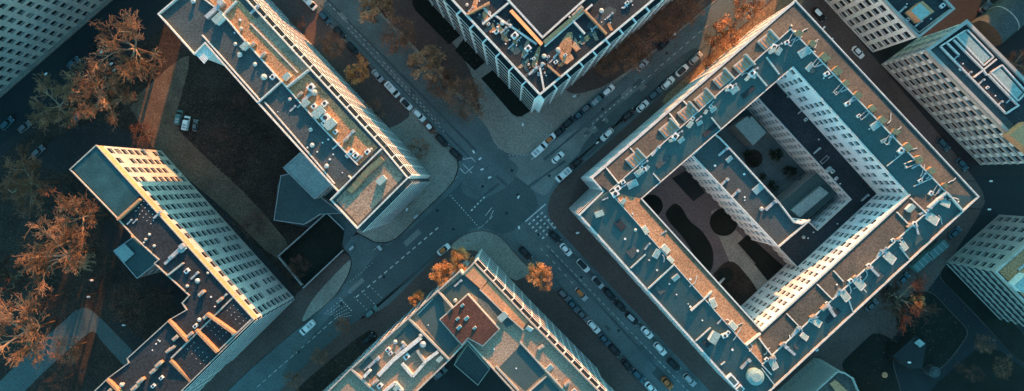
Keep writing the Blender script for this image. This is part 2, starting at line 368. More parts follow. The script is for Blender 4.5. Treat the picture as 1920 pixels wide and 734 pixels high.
struct('courtyard_ground', [(900, -60), (965, 40), (1015, 105), (1075, 75), (1190, -20), (1200, -200), (780, -200)], K + .012, court_m)
EB = [(1500, -60), (1430, 16), (1310, 119), (1190, 223), (1072, 326), (1045, 347), (1031, 370), (1026, 395), (1032, 412), (1052, 438), (1332, 734), (1480, 900), (1850, 395), (1840, 345), (1530, -20)]
struct('pavement', smooth(EB, 2), K, pave_brown, kerb=.14)
struct('gravel_verge', smooth([(1520, -70), (1440, 10), (1315, 120), (1235, 190), (1262, 200), (1500, 30)], 1), K + .006, verge)  # patch of sunlight put in as a lighter ground colour
SB = [(868, 441), (887, 434), (905, 432), (925, 436), (944, 448), (968, 477), (1048, 551), (1217, 734), (1400, 960), (300, 960), (530, 727), (600, 660), (665, 603), (722, 580), (800, 500), (843, 458)]
struct('pavement', smooth(SB, 2), K, pave_brown, kerb=.14)
struct('pavement', smooth([(868, 442.5), (887, 435.5), (905, 433.5), (925, 437.5), (943, 449), (966, 478), (1000, 512), (960, 530), (900, 470), (850, 470), (845, 460)], 1), K + .004, pave)
struct('lawn', smooth([(690, 618), (708, 624), (705, 650), (560, 790), (480, 800), (600, 690)], 1), K + .004, lawn_brown)
struct('passage', [(1617, 121), (1652, 119), (1738, 97), (1830, 30), (1790, 0), (1720, 70), (1636, 97)], .012, pave_brown)
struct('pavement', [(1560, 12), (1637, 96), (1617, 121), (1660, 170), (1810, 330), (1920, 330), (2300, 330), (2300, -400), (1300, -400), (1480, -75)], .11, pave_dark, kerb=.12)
for pl in ([(1742, 540), (1790, 592), (1814, 616), (1815, 632), (1770, 690), (1735, 705), (1697, 640), (1672, 585), (1690, 560)],
           [(1642, 618), (1695, 648), (1672, 672), (1690, 734), (1700, 800), (1640, 800), (1578, 692), (1577, 678), (1612, 645)],
           [(1757, 517), (1775, 492), (1940, 640), (1930, 700), (1800, 560)]):
    a = M(); P = WP(smooth(pl, 2), .1); n = len(P)
    a.prism(P, -.01, .13); a.build('kerb', pave_brown, None, True, kind='structure')
    c = sum(P, Vector()) / n; a = M(); Q = [p + (c - p).normalized() * .28 for p in P]; a.prism(Q, .1, .15); a.build('lawn', lawn, None, True, kind='structure')
struct('lawn', smooth([(1850, 640), (1960, 720), (1960, 900), (1640, 900), (1740, 734)], 1), .06, lawn)
# road paint
def dashes(a, b, n, duty=.5, w_=.16, z=.016, name='lane_line'):
    m_ = M(); A, B = W(*a, z), W(*b, z)
    for i in range(n):
        p = A.lerp(B, (i + .5 - duty / 2) / n); q = A.lerp(B, (i + .5 + duty / 2) / n); d = (q - p).normalized(); s = Vector((-d.y, d.x, 0)) * w_ / 2
        if duty < 1: s = s * random.uniform(.75, 1.1)
        m_.quad(p - s, q - s, q + s, p + s)
    m_.build(name, paint, None, kind='structure')
dashes((650, 50), (835, 250), 26, .5, .15); dashes((590, -20), (712, 104), 15, .5, .13); dashes((717, 115), (826, 235), 16, .5, .13)
dashes((824, 425), (665, 560), 15, .5, .3); dashes((635, 592), (480, 728), 15, .6, .16)
dashes((910, 368), (882, 397), 5, .5, .4); dashes((843, 365), (900, 429), 14, .4, .22)
dashes((900, 428), (925, 405), 3, .7, .15); dashes((1108, 235), (1195, 160), 11, .5, .2); dashes((1200, 158), (1330, 45), 11, .5, .16)
dashes((1090, 262), (1140, 218), 3, .25, .2); dashes((1023, 458), (1320, 765), 34, .55, .14); dashes((1010, 462), (1100, 560), 8, .4, .14)
dashes((985, 416), (1023, 383), 1, 1, .35); dashes((1040, 430), (1025, 412), 1, 1, .2)
m_ = M()
for i in range(5):
    for j in range(4):
        c = W(993 + i * 6.3 + j * 7.6, 420 + i * 6.6 - j * 6.6, .016); m_.box(c - Vector((0, 0, .004)), (.75, .45, .004), AXR)
m_.build('crosswalk', paint, None, kind='structure')
for k in range(6):
    dashes((607 + k * 6, 590 + k * 1), (640 + k * 4, 562 + k * 6), 6, .55, .13, name='crosswalk')
for k in range(3): dashes((662 + k * 14, 555 + k * -11), (690 + k * 14, 583 - k * 11), 5, .4, .16)
dashes((636, 558), (660, 584), 7, .5, .3); dashes((655, 530), (700, 492), 9, .3, .15)
for a, b in (((868, 308), (885, 325)), ((884, 296), (893, 306)), ((862, 316), (872, 326)), ((866, 300), (884, 296)), ((872, 326), (888, 312))): dashes(a, b, 1, 1, .18, name='stop_line')
dashes((915, 240), (935, 280), 8, .35, .16); dashes((952, 292), (1000, 290), 7, .4, .15); dashes((700, 470), (860, 330), 1, 1, .06)
dashes((996, 300), (1003, 294), 1, 1, .2); dashes((890, 440), (870, 450), 2, .8, .15); dashes((910, 405), (922, 390), 1, 1, .15); dashes((918, 412), (925, 395), 1, 1, .15)
dashes((1545, 60), (1560, 76), 2, .3, .2)

tyre = mat('asphalt_tyre_dark', (.06, .088, .092), .7, .3, .3, fine=.12)
for a_, b_ in (((600, 10), (880, 295)), ((612, -2), (893, 283)), ((640, 632), (885, 425)), ((560, 700), (860, 440)), ((780, 470), (935, 345)), ((1050, 330), (1330, 80)), ((1060, 318), (1310, 95)), ((1020, 300), (1180, 165)), ((960, 372), (1060, 302)), ((985, 385), (1230, 640)), ((1030, 470), (1260, 720)), ((1000, 480), (1180, 680)), ((930, 330), (1010, 400))):
    A_, B_ = W(*a_, .014), W(*b_, .014); m_ = M(); n_ = 8
    for k in range(n_):
        p, q = A_.lerp(B_, k / n_), A_.lerp(B_, (k + 1) / n_); d = (q - p).normalized(); sv = Vector((-d.y, d.x, 0)) * random.uniform(.25, .5); m_.quad(p - sv, q - sv * .9, q + sv * .9, p + sv)
    m_.build('tyre_track', tyre, None, kind='structure')
for x, y in ((700, 130), (760, 245), (820, 395), (905, 350), (960, 320), (1030, 330), (1130, 205), (1250, 100), (720, 520), (640, 570), (560, 660), (1090, 520), (1160, 620), (1010, 440), (950, 400), (850, 430)):
    m_ = M(); c_ = W(x, y, .018); m_.add([c_ + Vector((.42 * math.cos(t * .785), .42 * math.sin(t * .785), 0)) for t in range(8)], [list(range(8))]); m_.build('road_manhole', asphalt_dark, None, kind='structure')
for i in range(16):
    x, y, a_ = random.choice([(random.uniform(640, 850), 0, 1), (random.uniform(1050, 1300), 0, 2), (random.uniform(600, 850), 0, 3), (random.uniform(1020, 1280), 0, 4)])[0:3]
    y = {1: x * 1.03 - 625 + random.uniform(-8, 20), 2: 335 - (x - 1010) * .86 + random.uniform(-20, 5), 3: 640 - (x - 560) * .82 + random.uniform(-40, 5), 4: 450 + (x - 1000) * 1.06 + random.uniform(-10, 20)}[a_]
    m_ = M(); m_.box(W(x, y, .0135 + i * .0001), (random.uniform(1.5, 6), random.uniform(.8, 2.2), .0005), AXR + (R(90) if a_ in (1, 4) else 0)); m_.build('asphalt_repair', random.choice([tyre, asphalt_worn, tyre]), None, kind='structure')

# ------------------------------------------------------------------ long block north of the junction's west pavement (B)
B_PX = [(300, 28), (406, -62), (718, 277), (765, 334), (671, 428), (622, 375), (637, 361), (485, 193), (387, 82), (367, 103)]
B = simple('apartment_block', 'long white apartment block with orange roof strip and striped balconies beside the tree-lined road', B_PX, 37, None, roof_slate,
   {1: dict(rows=10, cw=3.1, wf=.62, hf=.62, slabs=1.15, fins=1.2, fin_h=.6), 2: dict(rows=10, cw=3, wf=.62, hf=.62, slabs=1.15, fins=1.2, fin_h=.6), 3: dict(rows=9, cw=5.5, wf=.75, hf=.55, slabs=1.5)}, pm=parap_w, dflt=dict(rows=9, cw=3.4))
def over(b, name, px, m_, dz=.03, z=None):
    z = b.z if z is None else z
    a = M(); a.prism(WP(px, z + dz), z + dz - .02, z + dz); return a.build(name, m_, b.root, True)
over(B, 'gravel_roof', [(404, -45), (708, 277), (673, 311), (540, 166), (461, 78), (420, 28), (372, -20)], roof_brown)  # gravel strip, its orange deepened to carry the low sun
over(B, 'terrace_roof', [(716, 282), (757, 331), (671, 420), (630, 376)], roof_beige, .05)
over(B, 'terrace_roof', [(490, 30), (560, 104), (583, 133), (574, 141), (470, 40)], roof_beige, .06)
B.done(wall_white, parap_w, dark, white)
for ln, h in (([(420, 28), (461, 78), (540, 166), (602, 236), (672, 310)], .8), ([(486, 193), (528, 155)], 1), ([(541, 165), (581, 133)], 1.6), ([(622, 375), (665, 332), (717, 280)], 1.5),
              ([(470, 45), (559, 137)], .35), ([(381, 67), (489, 189)], .7), ([(424, 26), (446, 4)], 1), ([(378, -5), (425, 30)], .8), ([(655, 330), (661, 336), (668, 330)], 1.2), ([(497, 192), (590, 300), (628, 345)], .5)):
    wall_line(B, ln, h, .4, parap_w)
units(B, [(403, 22, 'duct', 2.2), (415, 38, 'shed', 1.3), (365, 4, 'vent', 1.6), (451, 38, 'cap', 1.6), (454, 55, 'vent', 1.2), (443, 84, 'vent', 1.2), (452, 104, 'vent', 1.7), (480, 122, 'vent', 1.4), (498, 146, 'vent', 2),
    (463, 88, 'shed', 1), (476, 86, 'chimney', 1.2), (496, 104, 'chimney', 1.1), (513, 145, 'ac', 1.2), (540, 145, 'shed', .9), (478, 20, 'duct', 1.2), (440, 62, 'cap', 1),
    (545, 187, 'vent', 1.2), (549, 205, 'duct', .8), (563, 198, 'duct', .8), (584, 244, 'vent', 1.3), (587, 273, 'vent', 1.5), (577, 277, 'cap', 1.2), (595, 285, 'cap', 1), (605, 268, 'cap', 1), (616, 262, 'cap', 1.3), (619, 299, 'cap', 1.4), (614, 312, 'vent', 1.5), (642, 324, 'cap', .8), (625, 290, 'cap', 1), (630, 275, 'duct', .9), (521, 210, 'cap', .6),
    (585, 165, 'ac', 1.6), (592, 175, 'vent', 2), (578, 182, 'duct', 1.6), (565, 178, 'chimney', 1), (590, 200, 'ac', 1.2), (610, 195, 'ac', 1.3), (575, 195, 'shed', .9), (601, 212, 'shed', 1.4), (612, 222, 'ac', 1.8), (622, 234, 'shed', 1.3), (610, 232, 'ac', 1.4), (630, 248, 'ac', 1), (650, 262, 'chimney', 1), (655, 255, 'duct', 1.2),
    (660, 285, 'ac', 1.3), (668, 292, 'ac', 1.3), (672, 300, 'duct', 1), (690, 285, 'ac', 1.2), (697, 280, 'vent', .9), (653, 292, 'ac', 1), (592, 210, 'vent', 1),
    (717, 338, 'shed', 1.1), (713, 303, 'dormer', 1), (705, 310, 'dormer', 1), (696, 317, 'dormer', 1), (688, 325, 'dormer', 1), (679, 335, 'dormer', 1), (671, 345, 'dormer', 1), (662, 355, 'dormer', .9)])
a = M()
for t in range(9):
    p = hit(368 + t * 1.9, 102 - t * 2.1); a.bar(p, p + (W(386, 112, 33) - W(370, 95, 33)).normalized() * 3, .22, .3)
a.build('stair_canopy', white, B.root)
# annexes behind the block
Bx = simple('glazed_annex', 'low square annex with pale green flat roof behind the long white block', [(532, 315), (563, 287), (622, 345), (590, 373)], 9, wall_grey, roof_pale, dflt=dict(rows=2, cw=3), par=(.3, .3)); Bx.done(wall_grey, metal)
Bx = simple('store_building', 'low dark green flat-roofed store tucked in front of the pale square annex', [(527, 330), (545, 326), (640, 400), (600, 402), (570, 421), (514, 413)], 4, wall_grey, roof_teal, par=(.25, .25)); Bx.done(wall_grey, metal)

# ------------------------------------------------------------------ block at the west (A)
A_PX = [(182, 273), (477, 599), (340, 734), (235, 838), (60, 838), (178, 734), (205, 708), (243, 680), (240, 672), (320, 599), (351, 581), (343, 568), (356, 554), (317, 518), (291, 494), (299, 487), (280, 470), (252, 444), (224, 412), (133, 318)]
A = simple('apartment_block', 'white slab block with dark flat roof and sunlit top storey above many small windows', A_PX, 31, None, roof_dark,
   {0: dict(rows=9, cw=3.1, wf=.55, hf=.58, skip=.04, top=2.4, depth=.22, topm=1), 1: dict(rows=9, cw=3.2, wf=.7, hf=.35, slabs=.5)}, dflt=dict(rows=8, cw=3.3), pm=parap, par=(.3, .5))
over(A, 'roof_terrace', [(180, 277), (262, 367), (223, 408), (137, 318)], terrace_teal, .1)
A.done([wall_warm, top_sunlit], parap, dark, white)
for ln, h in (([(224, 412), (266, 374)], 1.2), ([(291, 492), (317, 516), (346, 493)], 1), ([(320, 599), (356, 639)], 1.3), ([(371, 617), (411, 659)], 1.4), ([(391, 587), (443, 624)], 1.4), ([(323, 674), (362, 714)], 1.3), ([(205, 710), (229, 734)], 1.2),
              ([(323, 671), (440, 556), (442, 548)], .7), ([(252, 443), (278, 470)], 1.4), ([(410, 658), (475, 596)], .5)): wall_line(A, ln, h, .5 if h < 1.2 else .8, parap if h < 1.2 else brick_o)  # taller dividers ochre to carry their sunlit orange
units(A, [(243, 417, 'duct', .7), (253, 416, 'duct', .6), (295, 404, 'duct', 1), (275, 449, 'vent', 1), (282, 440, 'vent', 1), (291, 461, 'vent', 1), (270, 455, 'cap', 1), (332, 474, 'duct', 2.0), (318, 488, 'duct', 1.3), (345, 467, 'shed', .8), (352, 508, 'ac', 1.1), (365, 518, 'duct', 1), (373, 526, 'vent', 1.7), (391, 512, 'vent', .9), (353, 536, 'vent', 1.1), (381, 549, 'chimney', 1.2), (396, 557, 'cap', 1.2),
    (403, 575, 'cap', 1), (415, 562, 'chimney', 1.1), (420, 557, 'duct', .8), (390, 592, 'chimney', 1.2), (376, 599, 'vent', 1.4), (368, 611, 'ac', 1), (360, 626, 'chimney', 1.1), (333, 632, 'chimney', 1.2), (327, 651, 'chimney', 1), (319, 656, 'chimney', 1), (302, 681, 'chimney', 1.3), (291, 694, 'chimney', 1.2), (268, 712, 'chimney', 1.3), (257, 725, 'chimney', 1.3), (304, 708, 'ac', .9), (289, 723, 'ac', .9), (232, 720, 'vent', 1.6), (209, 731, 'chimney', 1),
    (300, 640, 'cap', 1), (293, 645, 'cap', 1), (297, 638, 'cap', .8), (286, 657, 'cap', .8), (365, 466, 'cap', 1.2), (440, 625, 'vent', 1.4)] +
    [(255 + i * 7 + j * 5, 396 + i * 6 - j * 6, 'cap', .55) for i in range(5) for j in range(4)] +
    [(418 + i * 8 + j * 6, 575 + i * 8 - j * 5, 'cap', .45) for i in range(5) for j in range(3)] +
    [(388 + i * 8 + j * 6, 612 + i * 8 - j * 6, 'cap', .45) for i in range(4) for j in range(3)] +
    [(352 + i * 8 + j * 6, 655 + i * 9 - j * 6, 'cap', .45) for i in range(5) for j in range(3)])
Bx = simple('annex_building', 'dark green low annex with a pale square skylight against the west slab block', [(214, 471), (252, 444), (299, 489), (258, 522)], 16, wall_grey, roof_teal, dflt=dict(rows=4, cw=3), par=(.25, .3))
over(Bx, 'skylight', [(214.5, 471), (234, 457), (252, 476), (233, 493)], roof_pale, .5); Bx.done(wall_grey, metal)

# ------------------------------------------------------------------ north block with crowded roof (C)
C_PX = [(1012, 178), (840, -8), (741, -115), (800, -165), (963, 13), (1017, 72), (1110, -12), (1230, -125), (1335, -92)]
C = simple('apartment_block', 'V-shaped block with white lattice balconies and a crowded roof around a dark courtyard', C_PX, 33, None, roof_dark,
   {0: dict(rows=6, cw=4.2, wf=.72, hf=.66, slabs=1.5, fins=1.7, fin_h=.2), 1: dict(rows=6, cw=4.2, wf=.72, hf=.66, slabs=1.5, fins=1.7, fin_h=.2), 8: dict(rows=6, cw=4.2, wf=.72, hf=.66, slabs=1.5, fins=1.7, fin_h=.2)}, par=(.7, 1.1), pm=parap_w, dflt=dict(rows=8, cw=3.3))
for i in range(30):
    x, y = (random.uniform(900, 1000), random.uniform(20, 140)) if i % 2 else (random.uniform(1030, 1150), random.uniform(20, 120))
    if i % 2: y = min(160, (x - 862) * 1.07 + random.uniform(-28, 6))
    else: y = 160 - (x - 1020) * .8 - random.uniform(4, 40)
    an = random.choice([R(45), R(-42), R(60)]); l_, w2 = random.uniform(6, 14), random.uniform(3, 6); cs_, sn_ = math.cos(an), math.sin(an)
    over(C, 'roof_panel', [(x + a_ * cs_ - b_ * sn_, y + a_ * sn_ + b_ * cs_) for a_, b_ in ((-l_, -w2), (l_, -w2 * .6), (l_ * .8, w2), (-l_ * .7, w2 * .8))], [brick_o, roof_beige, roof_teal, roof_brown, roof_slate][i % 5], .06 + i * .003 + (.5 if i % 5 == 0 else 0))  # warm panels stand in for sunlit roof facets
for i in range(9):                                    # strips of gravel between the felt
    x = 862 + i * 19; y = 5 + i * 17
    if i in (1, 2, 4, 5, 6, 7): over(C, 'gravel_strip', smooth([(x, y), (x + 12, y - 34), (x + 20, y - 38), (x + 10, y + 6)], 1), roof_brown if i % 2 else roof_beige, .04 + i * .003)
over(C, 'gravel_strip', smooth([(1038, 105), (1062, 62), (1075, 60), (1070, 105), (1050, 130)], 1), roof_brown, .05)
over(C, 'gravel_strip', smooth([(1095, 50), (1140, 10), (1160, 20), (1120, 60)], 1), roof_slate, .05)
C.deck = roof_dark; C.done(wall_bright, parap_w, dark, parap_w)
for ln, h in (([(876, 30), (918, 8)], 1.6), ([(928, 30), (1006, 84)], .8), ([(1021, 88), (1062, 52), (1110, 10)], .8), ([(905, 47), (955, 6)], 1), ([(1066, 32), (1096, 65)], 1), ([(1095, 22), (1136, 66)], 1.6), ([(970, 142), (994, 128)], 1.5), ([(1026, 124), (1050, 145)], 1.5), ([(1002, 172), (1008, 125)], .8), ([(1020, 170), (1012, 128)], .8), ([(906, 15), (922, 33)], .6)):
    wall_line(C, ln, h, .6, brick_o if h > 1.4 else parap_w)
random.seed(11)
uu = []
for i in range(11): uu.append((962 + i * 5, 26 + i * 5.5, 'dormer', .8, AXR + R(90)))
for i in range(9): uu.append((1025 + i * 8, 78 - i * 6.8, 'dormer', .8))
for i in range(34):
    t = random.random(); s = random.uniform(8, 48); uu.append((862 + t * 140 + s * .6, 10 + t * 140 - s * .5, random.choice(['cap', 'cap', 'ac', 'duct', 'vent']), random.uniform(.6, 1.1)))
for i in range(24):
    t = random.random(); s = random.uniform(8, 40); uu.append((1025 + t * 170 - s * .3, 150 - t * 140 - s * .6, random.choice(['cap', 'cap', 'ac', 'duct', 'vent']), random.uniform(.6, 1.1)))
for i in range(16): uu.append((random.uniform(990, 1030), random.uniform(95, 140), random.choice(['cap', 'ac', 'vent', 'cap']), random.uniform(.6, 1)))
uu += [(942, 45, 'vent', 1.6), (957, 50, 'vent', 1.4), (965, 68, 'ac', 1.5), (990, 92, 'ac', 1.4), (1020, 107, 'vent', 1.6), (1017, 121, 'vent', 1.3), (1046, 95, 'vent', 1.6), (1127, 22, 'vent', 1.6), (1086, 20, 'chimney', 1.3), (1078, 28, 'chimney', 1.2)]
units(C, uu)

# ------------------------------------------------------------------ block at the south (F)
F_PX = [(890, 492), (993, 601), (1135, 745), (1190, 800), (1090, 880), (965, 734), (922, 687), (877, 637), (842, 674), (780, 734), (690, 822), (520, 822), (615, 734), (659, 691), (769, 594), (812, 554), (863, 508), (868, 514)]
Fb = simple('apartment_block', 'block with beige and green roof terraces and a square rust-red roof at the south corner', F_PX, 25, None, roof_beige,
   {0: dict(rows=7, cw=3, wf=.72, hf=.66, slabs=1.1, fins=1.15, fin_h=.3), 1: dict(rows=7, cw=3, wf=.72, hf=.66, slabs=1.1, fins=1.15, fin_h=.3), 2: dict(rows=7, cw=3, wf=.6, hf=.5)}, par=(.5, 1), pm=parap, dflt=dict(rows=7, cw=3.3))
over(Fb, 'green_roof', [(783, 590), (815, 558), (868, 516), (900, 540), (880, 550), (824, 600), (860, 645), (840, 668), (795, 610)], roof_teal, .03)  # teal panels, partly shade on the beige roof put into colour
over(Fb, 'green_roof', [(898, 512), (945, 560), (975, 600), (950, 615), (915, 570), (880, 548), (880, 520)], roof_teal, .035)
for i, px in enumerate(([(935, 690), (978, 645), (1022, 700), (985, 734)], [(1025, 705), (1060, 745), (1040, 790), (990, 738)], [(770, 615), (800, 622), (838, 665), (800, 660)], [(735, 640), (768, 605), (800, 640), (770, 665)], [(672, 690), (692, 668), (715, 690), (696, 712)])):
    over(Fb, 'green_roof', px, roof_teal, .03 + i * .003)
over(Fb, 'raised_bed', [(868, 513), (887, 497), (915, 526), (902, 543)], brick_o, .7); over(Fb, 'raised_bed', [(902, 544), (917, 527), (990, 603), (980, 616)], brick_o, .6)
Fb.done(wall_white, parap, dark, white)
pr = M(); pp = WP([(877, 552), (937, 618), (905, 650), (877, 635), (866, 648), (824, 600)], 27); pr.prism(pp, 25, 27, 0); pr.build('penthouse', wall_cream, Fb.root, True)
a = M(); a.prism(WP([(877, 554), (935, 618), (905, 648), (877, 633), (866, 646), (826, 600)], 27.05), 26.9, 27.06); a.build('rust_roof', roof_rust, Fb.root, True)
for i, (x, y) in enumerate(((867, 573), (875, 597), (858, 598), (861, 614), (890, 615))):
    unit(Fb.root, W(x, y, 27.1), 'sky', .28 + .08 * (i % 2))
BV[0] = None
for ln, h, w_ in (([(822, 545), (850, 577)], 1, .6), ([(768, 597), (842, 672)], 1.2, .6), ([(921, 686), (995, 612)], 1.6, 2.2), ([(975, 641), (1060, 734)], .8, .5), ([(1024, 705), (985, 740)], .8, .4), ([(930, 686), (972, 732)], .8, .6),
                  ([(790, 632), (740, 672), (711, 702)], 1.4, 1.3), ([(683, 664), (710, 702)], 1, .5), ([(661, 692), (705, 734)], 1, .6), ([(685, 672), (756, 606)], .8, .4), ([(755, 680), (775, 704), (796, 680)], 1.3, 1), ([(796, 678), (822, 658)], 1.2, 1), ([(796, 680), (814, 702)], 1.4, 1.2), ([(684, 705), (696, 692)], 1.4, 1), ([(783, 656), (798, 678)], 1.2, .9),
                  ([(900, 542), (941, 582), (981, 618)], 1, .4), ([(720, 734), (742, 716), (756, 732)], 1.2, 1), ([(783, 590), (812, 560)], .5, .4)):
    wall_line(Fb, ln, h, w_, parap_w if w_ > .9 else parap)
units(Fb, [(790, 628, 'vent', 1.6), (794, 644, 'vent', 2.2), (742, 640, 'vent', 1.6), (756, 642, 'vent', 1.3), (728, 655, 'ac', 1.1), (733, 662, 'ac', 1), (750, 655, 'duct', 1.4), (763, 668, 'ac', 1.4), (705, 714, 'chimney', 1.4), (713, 722, 'ac', 1.3), (825, 672, 'shed', .8), (854, 563, 'vent', 1.5), (858, 532, 'duct', 1),
    (1014, 650, 'chimney', 1.2), (1063, 717, 'chimney', 1.2), (1030, 690, 'sky', .9), (926, 655, 'cap', 1.2), (968, 691, 'cap', 1), (943, 592, 'shed', 1.2), (1044, 712, 'cap', 1), (1075, 735, 'sky', .8), (688, 690, 'duct', .8), (700, 680, 'duct', 1.5), (745, 725, 'shed', .8), (803, 610, 'cap', .8)])
struct('courtyard_ground', [(860, 590), (1000, 734), (1050, 860), (700, 860)], K + .01, pave_dark)
Bx = simple('garage_building', 'dark flat-roofed garage in the courtyard south of the rust-red roof', [(877, 646), (918, 692), (896, 722), (852, 684)], 10, wall_grey, roof_slate, par=(.3, .3)); Bx.done(wall_grey, parap)
# ------------------------------------------------------------------ large courtyard block at the east (D)
DZ, DR = 28.0, 29.6
No, Wo, Wn, Wp, So, Eo = [(1490, 3), (1109, 334), (1131, 359), (1086, 403), (1410, 762), (1832, 369)]
Ni, Wi, Si, Ei = [(1486, 126), (1202, 373), (1427, 620), (1703, 366)]
Nr, Wr, Sr, Er = [(1482, 55), (1142, 359), (1429, 683), (1775, 363)]
ctr = W(1450, 370, 0)
D = Bld('courtyard_block', 'large four-winged courtyard block with ridged roofs, white windowed inner walls and rows of roof hatches', (ctr.x, ctr.y, 0))
O = lambda p: W(*p, DZ); RR = lambda p: W(*p, DR)
slope = {'slate': M(), 'brown': M(), 'teal': M()}  # sun and shade in the colours: warm towards the sun, teal away
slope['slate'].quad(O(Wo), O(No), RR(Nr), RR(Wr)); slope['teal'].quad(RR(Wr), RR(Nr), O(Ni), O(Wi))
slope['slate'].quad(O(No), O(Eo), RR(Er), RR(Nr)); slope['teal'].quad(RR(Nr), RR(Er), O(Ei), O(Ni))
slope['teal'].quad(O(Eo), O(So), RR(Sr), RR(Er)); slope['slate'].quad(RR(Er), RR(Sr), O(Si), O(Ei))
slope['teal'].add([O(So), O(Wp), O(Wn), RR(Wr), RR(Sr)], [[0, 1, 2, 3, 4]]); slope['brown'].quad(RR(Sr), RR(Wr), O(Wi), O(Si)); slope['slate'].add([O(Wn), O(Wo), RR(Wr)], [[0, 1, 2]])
roof_mix = mat('roof_felt_brown', (.05, .064, .066), .9, .25, .22, fine=.2, col2=(.10, .078, .064))  # warm blotches imitate orange sun glow on the slate felt
roof_sunlit = mat('roof_gravel_warm', (.25, .15, .095), .9, .3, .3, fine=.22)  # low sun on the inner south-west slope put into its colour
for k, m_ in (('slate', roof_mix), ('brown', roof_sunlit), ('teal', roof_teal)): slope[k].build('roof', m_, D.root, True)
def fz(a, b, z0, z1, out, **k):
    A_, B_ = O(a), O(b); cols = max(1, int((B_ - A_).length / k.pop('cw', 3.2))); D.facade(A_, B_, z0, z1, out, cols, **k)
fz(Wo, No, 0, DZ, (-1, 1), rows=8, cw=3.4); fz(No, Eo, 0, DZ, (1, 1), rows=8, cw=3.6); fz(Eo, So, 0, DZ, (1, -1), rows=8, cw=3.6)
fz(So, Wp, 0, DZ, (-1, -1), rows=8, cw=3.4); fz(Wp, Wn, 0, DZ, (-1, 1), rows=8, cw=2.2, slabs=.5, wf=.7); fz(Wn, Wo, 0, DZ, (-1, -1), rows=8, cw=3)
fz(Ni, Ei, 12.5, DZ, (-1, -1), rows=5, cw=2.7, wf=.5, hf=.58, skip=.17, top=.7, depth=.22)
mid_ = (1560, 498); fz(Ei, mid_, 12.5, DZ, (-1, 1), rows=5, cw=2.7, wf=.55, hf=.58, skip=.06, depth=.22); fz(mid_, Si, 6, DZ, (-1, 1), rows=7, cw=2.6, wf=.5, hf=.56, skip=.04, depth=.22)
fz(Wi, Si, 6, DZ, (1, 1), rows=6, cw=3.2); fz(Wi, Ni, 0, DZ, (1, -1), rows=6, cw=3.4)
D.parapet([O(p) for p in (Wo, No)], .9, .5, False, 0); D.parapet([O(p) for p in (No, Eo)], .38, .7, False); D.parapet([O(p) for p in (Eo, So)], .45, .7, False)
D.parapet([O(p) for p in (So, Wp)], .7, .5, False); D.parapet([O(p) for p in (Wp, Wn, Wo)], .6, .8, False); D.parapet([O(p) for p in (Wi, Ni, Ei)], .35, .35, False); D.parapet([O(p) for p in (Wi, Si, Ei)], .5, .7, False)
D.done(wall_bright, parap_w, wall_cream)
for px, h, w_ in (([(1142, 359), (1482, 55)], .35, .3), ([(1482, 55), (1775, 363)], .35, .3), ([(1775, 363), (1429, 683)], .35, .3), ([(1142, 359), (1429, 683)], .2, .25),
    ([(1136, 315), (1160, 345)], .8, .4), ([(1181, 278), (1237, 340)], .6, .4), ([(1254, 213), (1272, 236)], .8, .4), ([(1280, 190), (1300, 210)], .8, .4), ([(1295, 230), (1325, 268)], .6, .4), ([(1333, 221), (1350, 242)], .6, .4), ([(1410, 130), (1437, 162)], .6, .4), ([(1436, 108), (1460, 140)], .6, .4), ([(1454, 28), (1490, 62)], 1, .6), ([(1481, 50), (1507, 20)], 1, .6),
    ([(1294, 582), (1332, 547), (1362, 517)], 1, .5), ([(1215, 541), (1263, 496), (1292, 468)], .8, .4), ([(1182, 503), (1210, 477)], .6, .4), ([(1304, 639), (1332, 614)], .6, .3), ([(1397, 646), (1424, 624)], 1, .5), ([(1351, 684), (1359, 678)], .5, .3),
    ([(1421, 633), (1446, 666)], .8, .4), ([(1474, 588), (1502, 617)], .6, .3), ([(1531, 533), (1560, 562)], .6, .3), ([(1562, 508), (1580, 528)], .6, .3), ([(1680, 398), (1706, 425)], .6, .3), ([(1706, 372), (1735, 400)], .6, .3), ([(1588, 556), (1598, 585)], .5, .25), ([(1427, 690), (1450, 720)], .6, .3), ([(1686, 463), (1704, 487)], .5, .25), ([(1738, 390), (1772, 360)], .9, .6),
    ([(1662, 312), (1695, 285)], .4, .25), ([(1712, 350), (1745, 335)], .4, .25), ([(1773, 362), (1802, 395)], .9, .5), ([(1428, 684), (1445, 702)], .6, .4)):
    wall_line(D, px, h, w_, parap_w)
DU = []
for x, y in ((1437, 78), (1392, 124), (1353, 150), (1318, 187), (1287, 212), (1252, 243), (1190, 299)):   # roof terraces on the north-west wing
    p = hit(x, y); a = M(); a.box(p - Vector((0, 0, .3)), (3.9, 2.9, 1.0), AXR - R(4), 0)
    for k in (-1.35, -.45, .45, 1.35):
        q = p + Vector((math.cos(AXR) * k, math.sin(AXR) * k, .72)); a.box(q, (.5, 2.3, .16), AXR, 1)
    a.build('roof_terrace', [wall_cream, brick_o], D.root); a = M(); c_, s_ = math.cos(AXR), math.sin(AXR)
    q = p + Vector((c_ * 2.1, s_ * 2.1, -.2)); a.box(q, (.3, 3.6, 1.9), AXR); a.build('screen_wall', wall_cream, D.root)
    DU += [(x + 13, y + 13, 'ac', 1.2), (x + 7, y + 22, 'shed', .65), (x + 19, y + 10, 'duct', .8), (x + 22, y + 20, 'sky', .8)]
for i in range(13):                                     # hatches and dormers along the north-east ridge
    t = (i + .4) / 13; x = 1482 + 293 * t; y = 55 + 308 * t
    DU += [(x + 5, y - 3, 'dormer', .9, AXR + R(-90)), (x - 8, y + 7, ['frame', 'sky', 'frame', 'ac', 'frame', 'duct'][i % 6], 1.1), (x - 17, y + 13, ['ac', 'cap', 'sky', 'cap', 'vent', 'ac'][i % 6], .9), (x - 2, y + 9, 'duct', .7)]
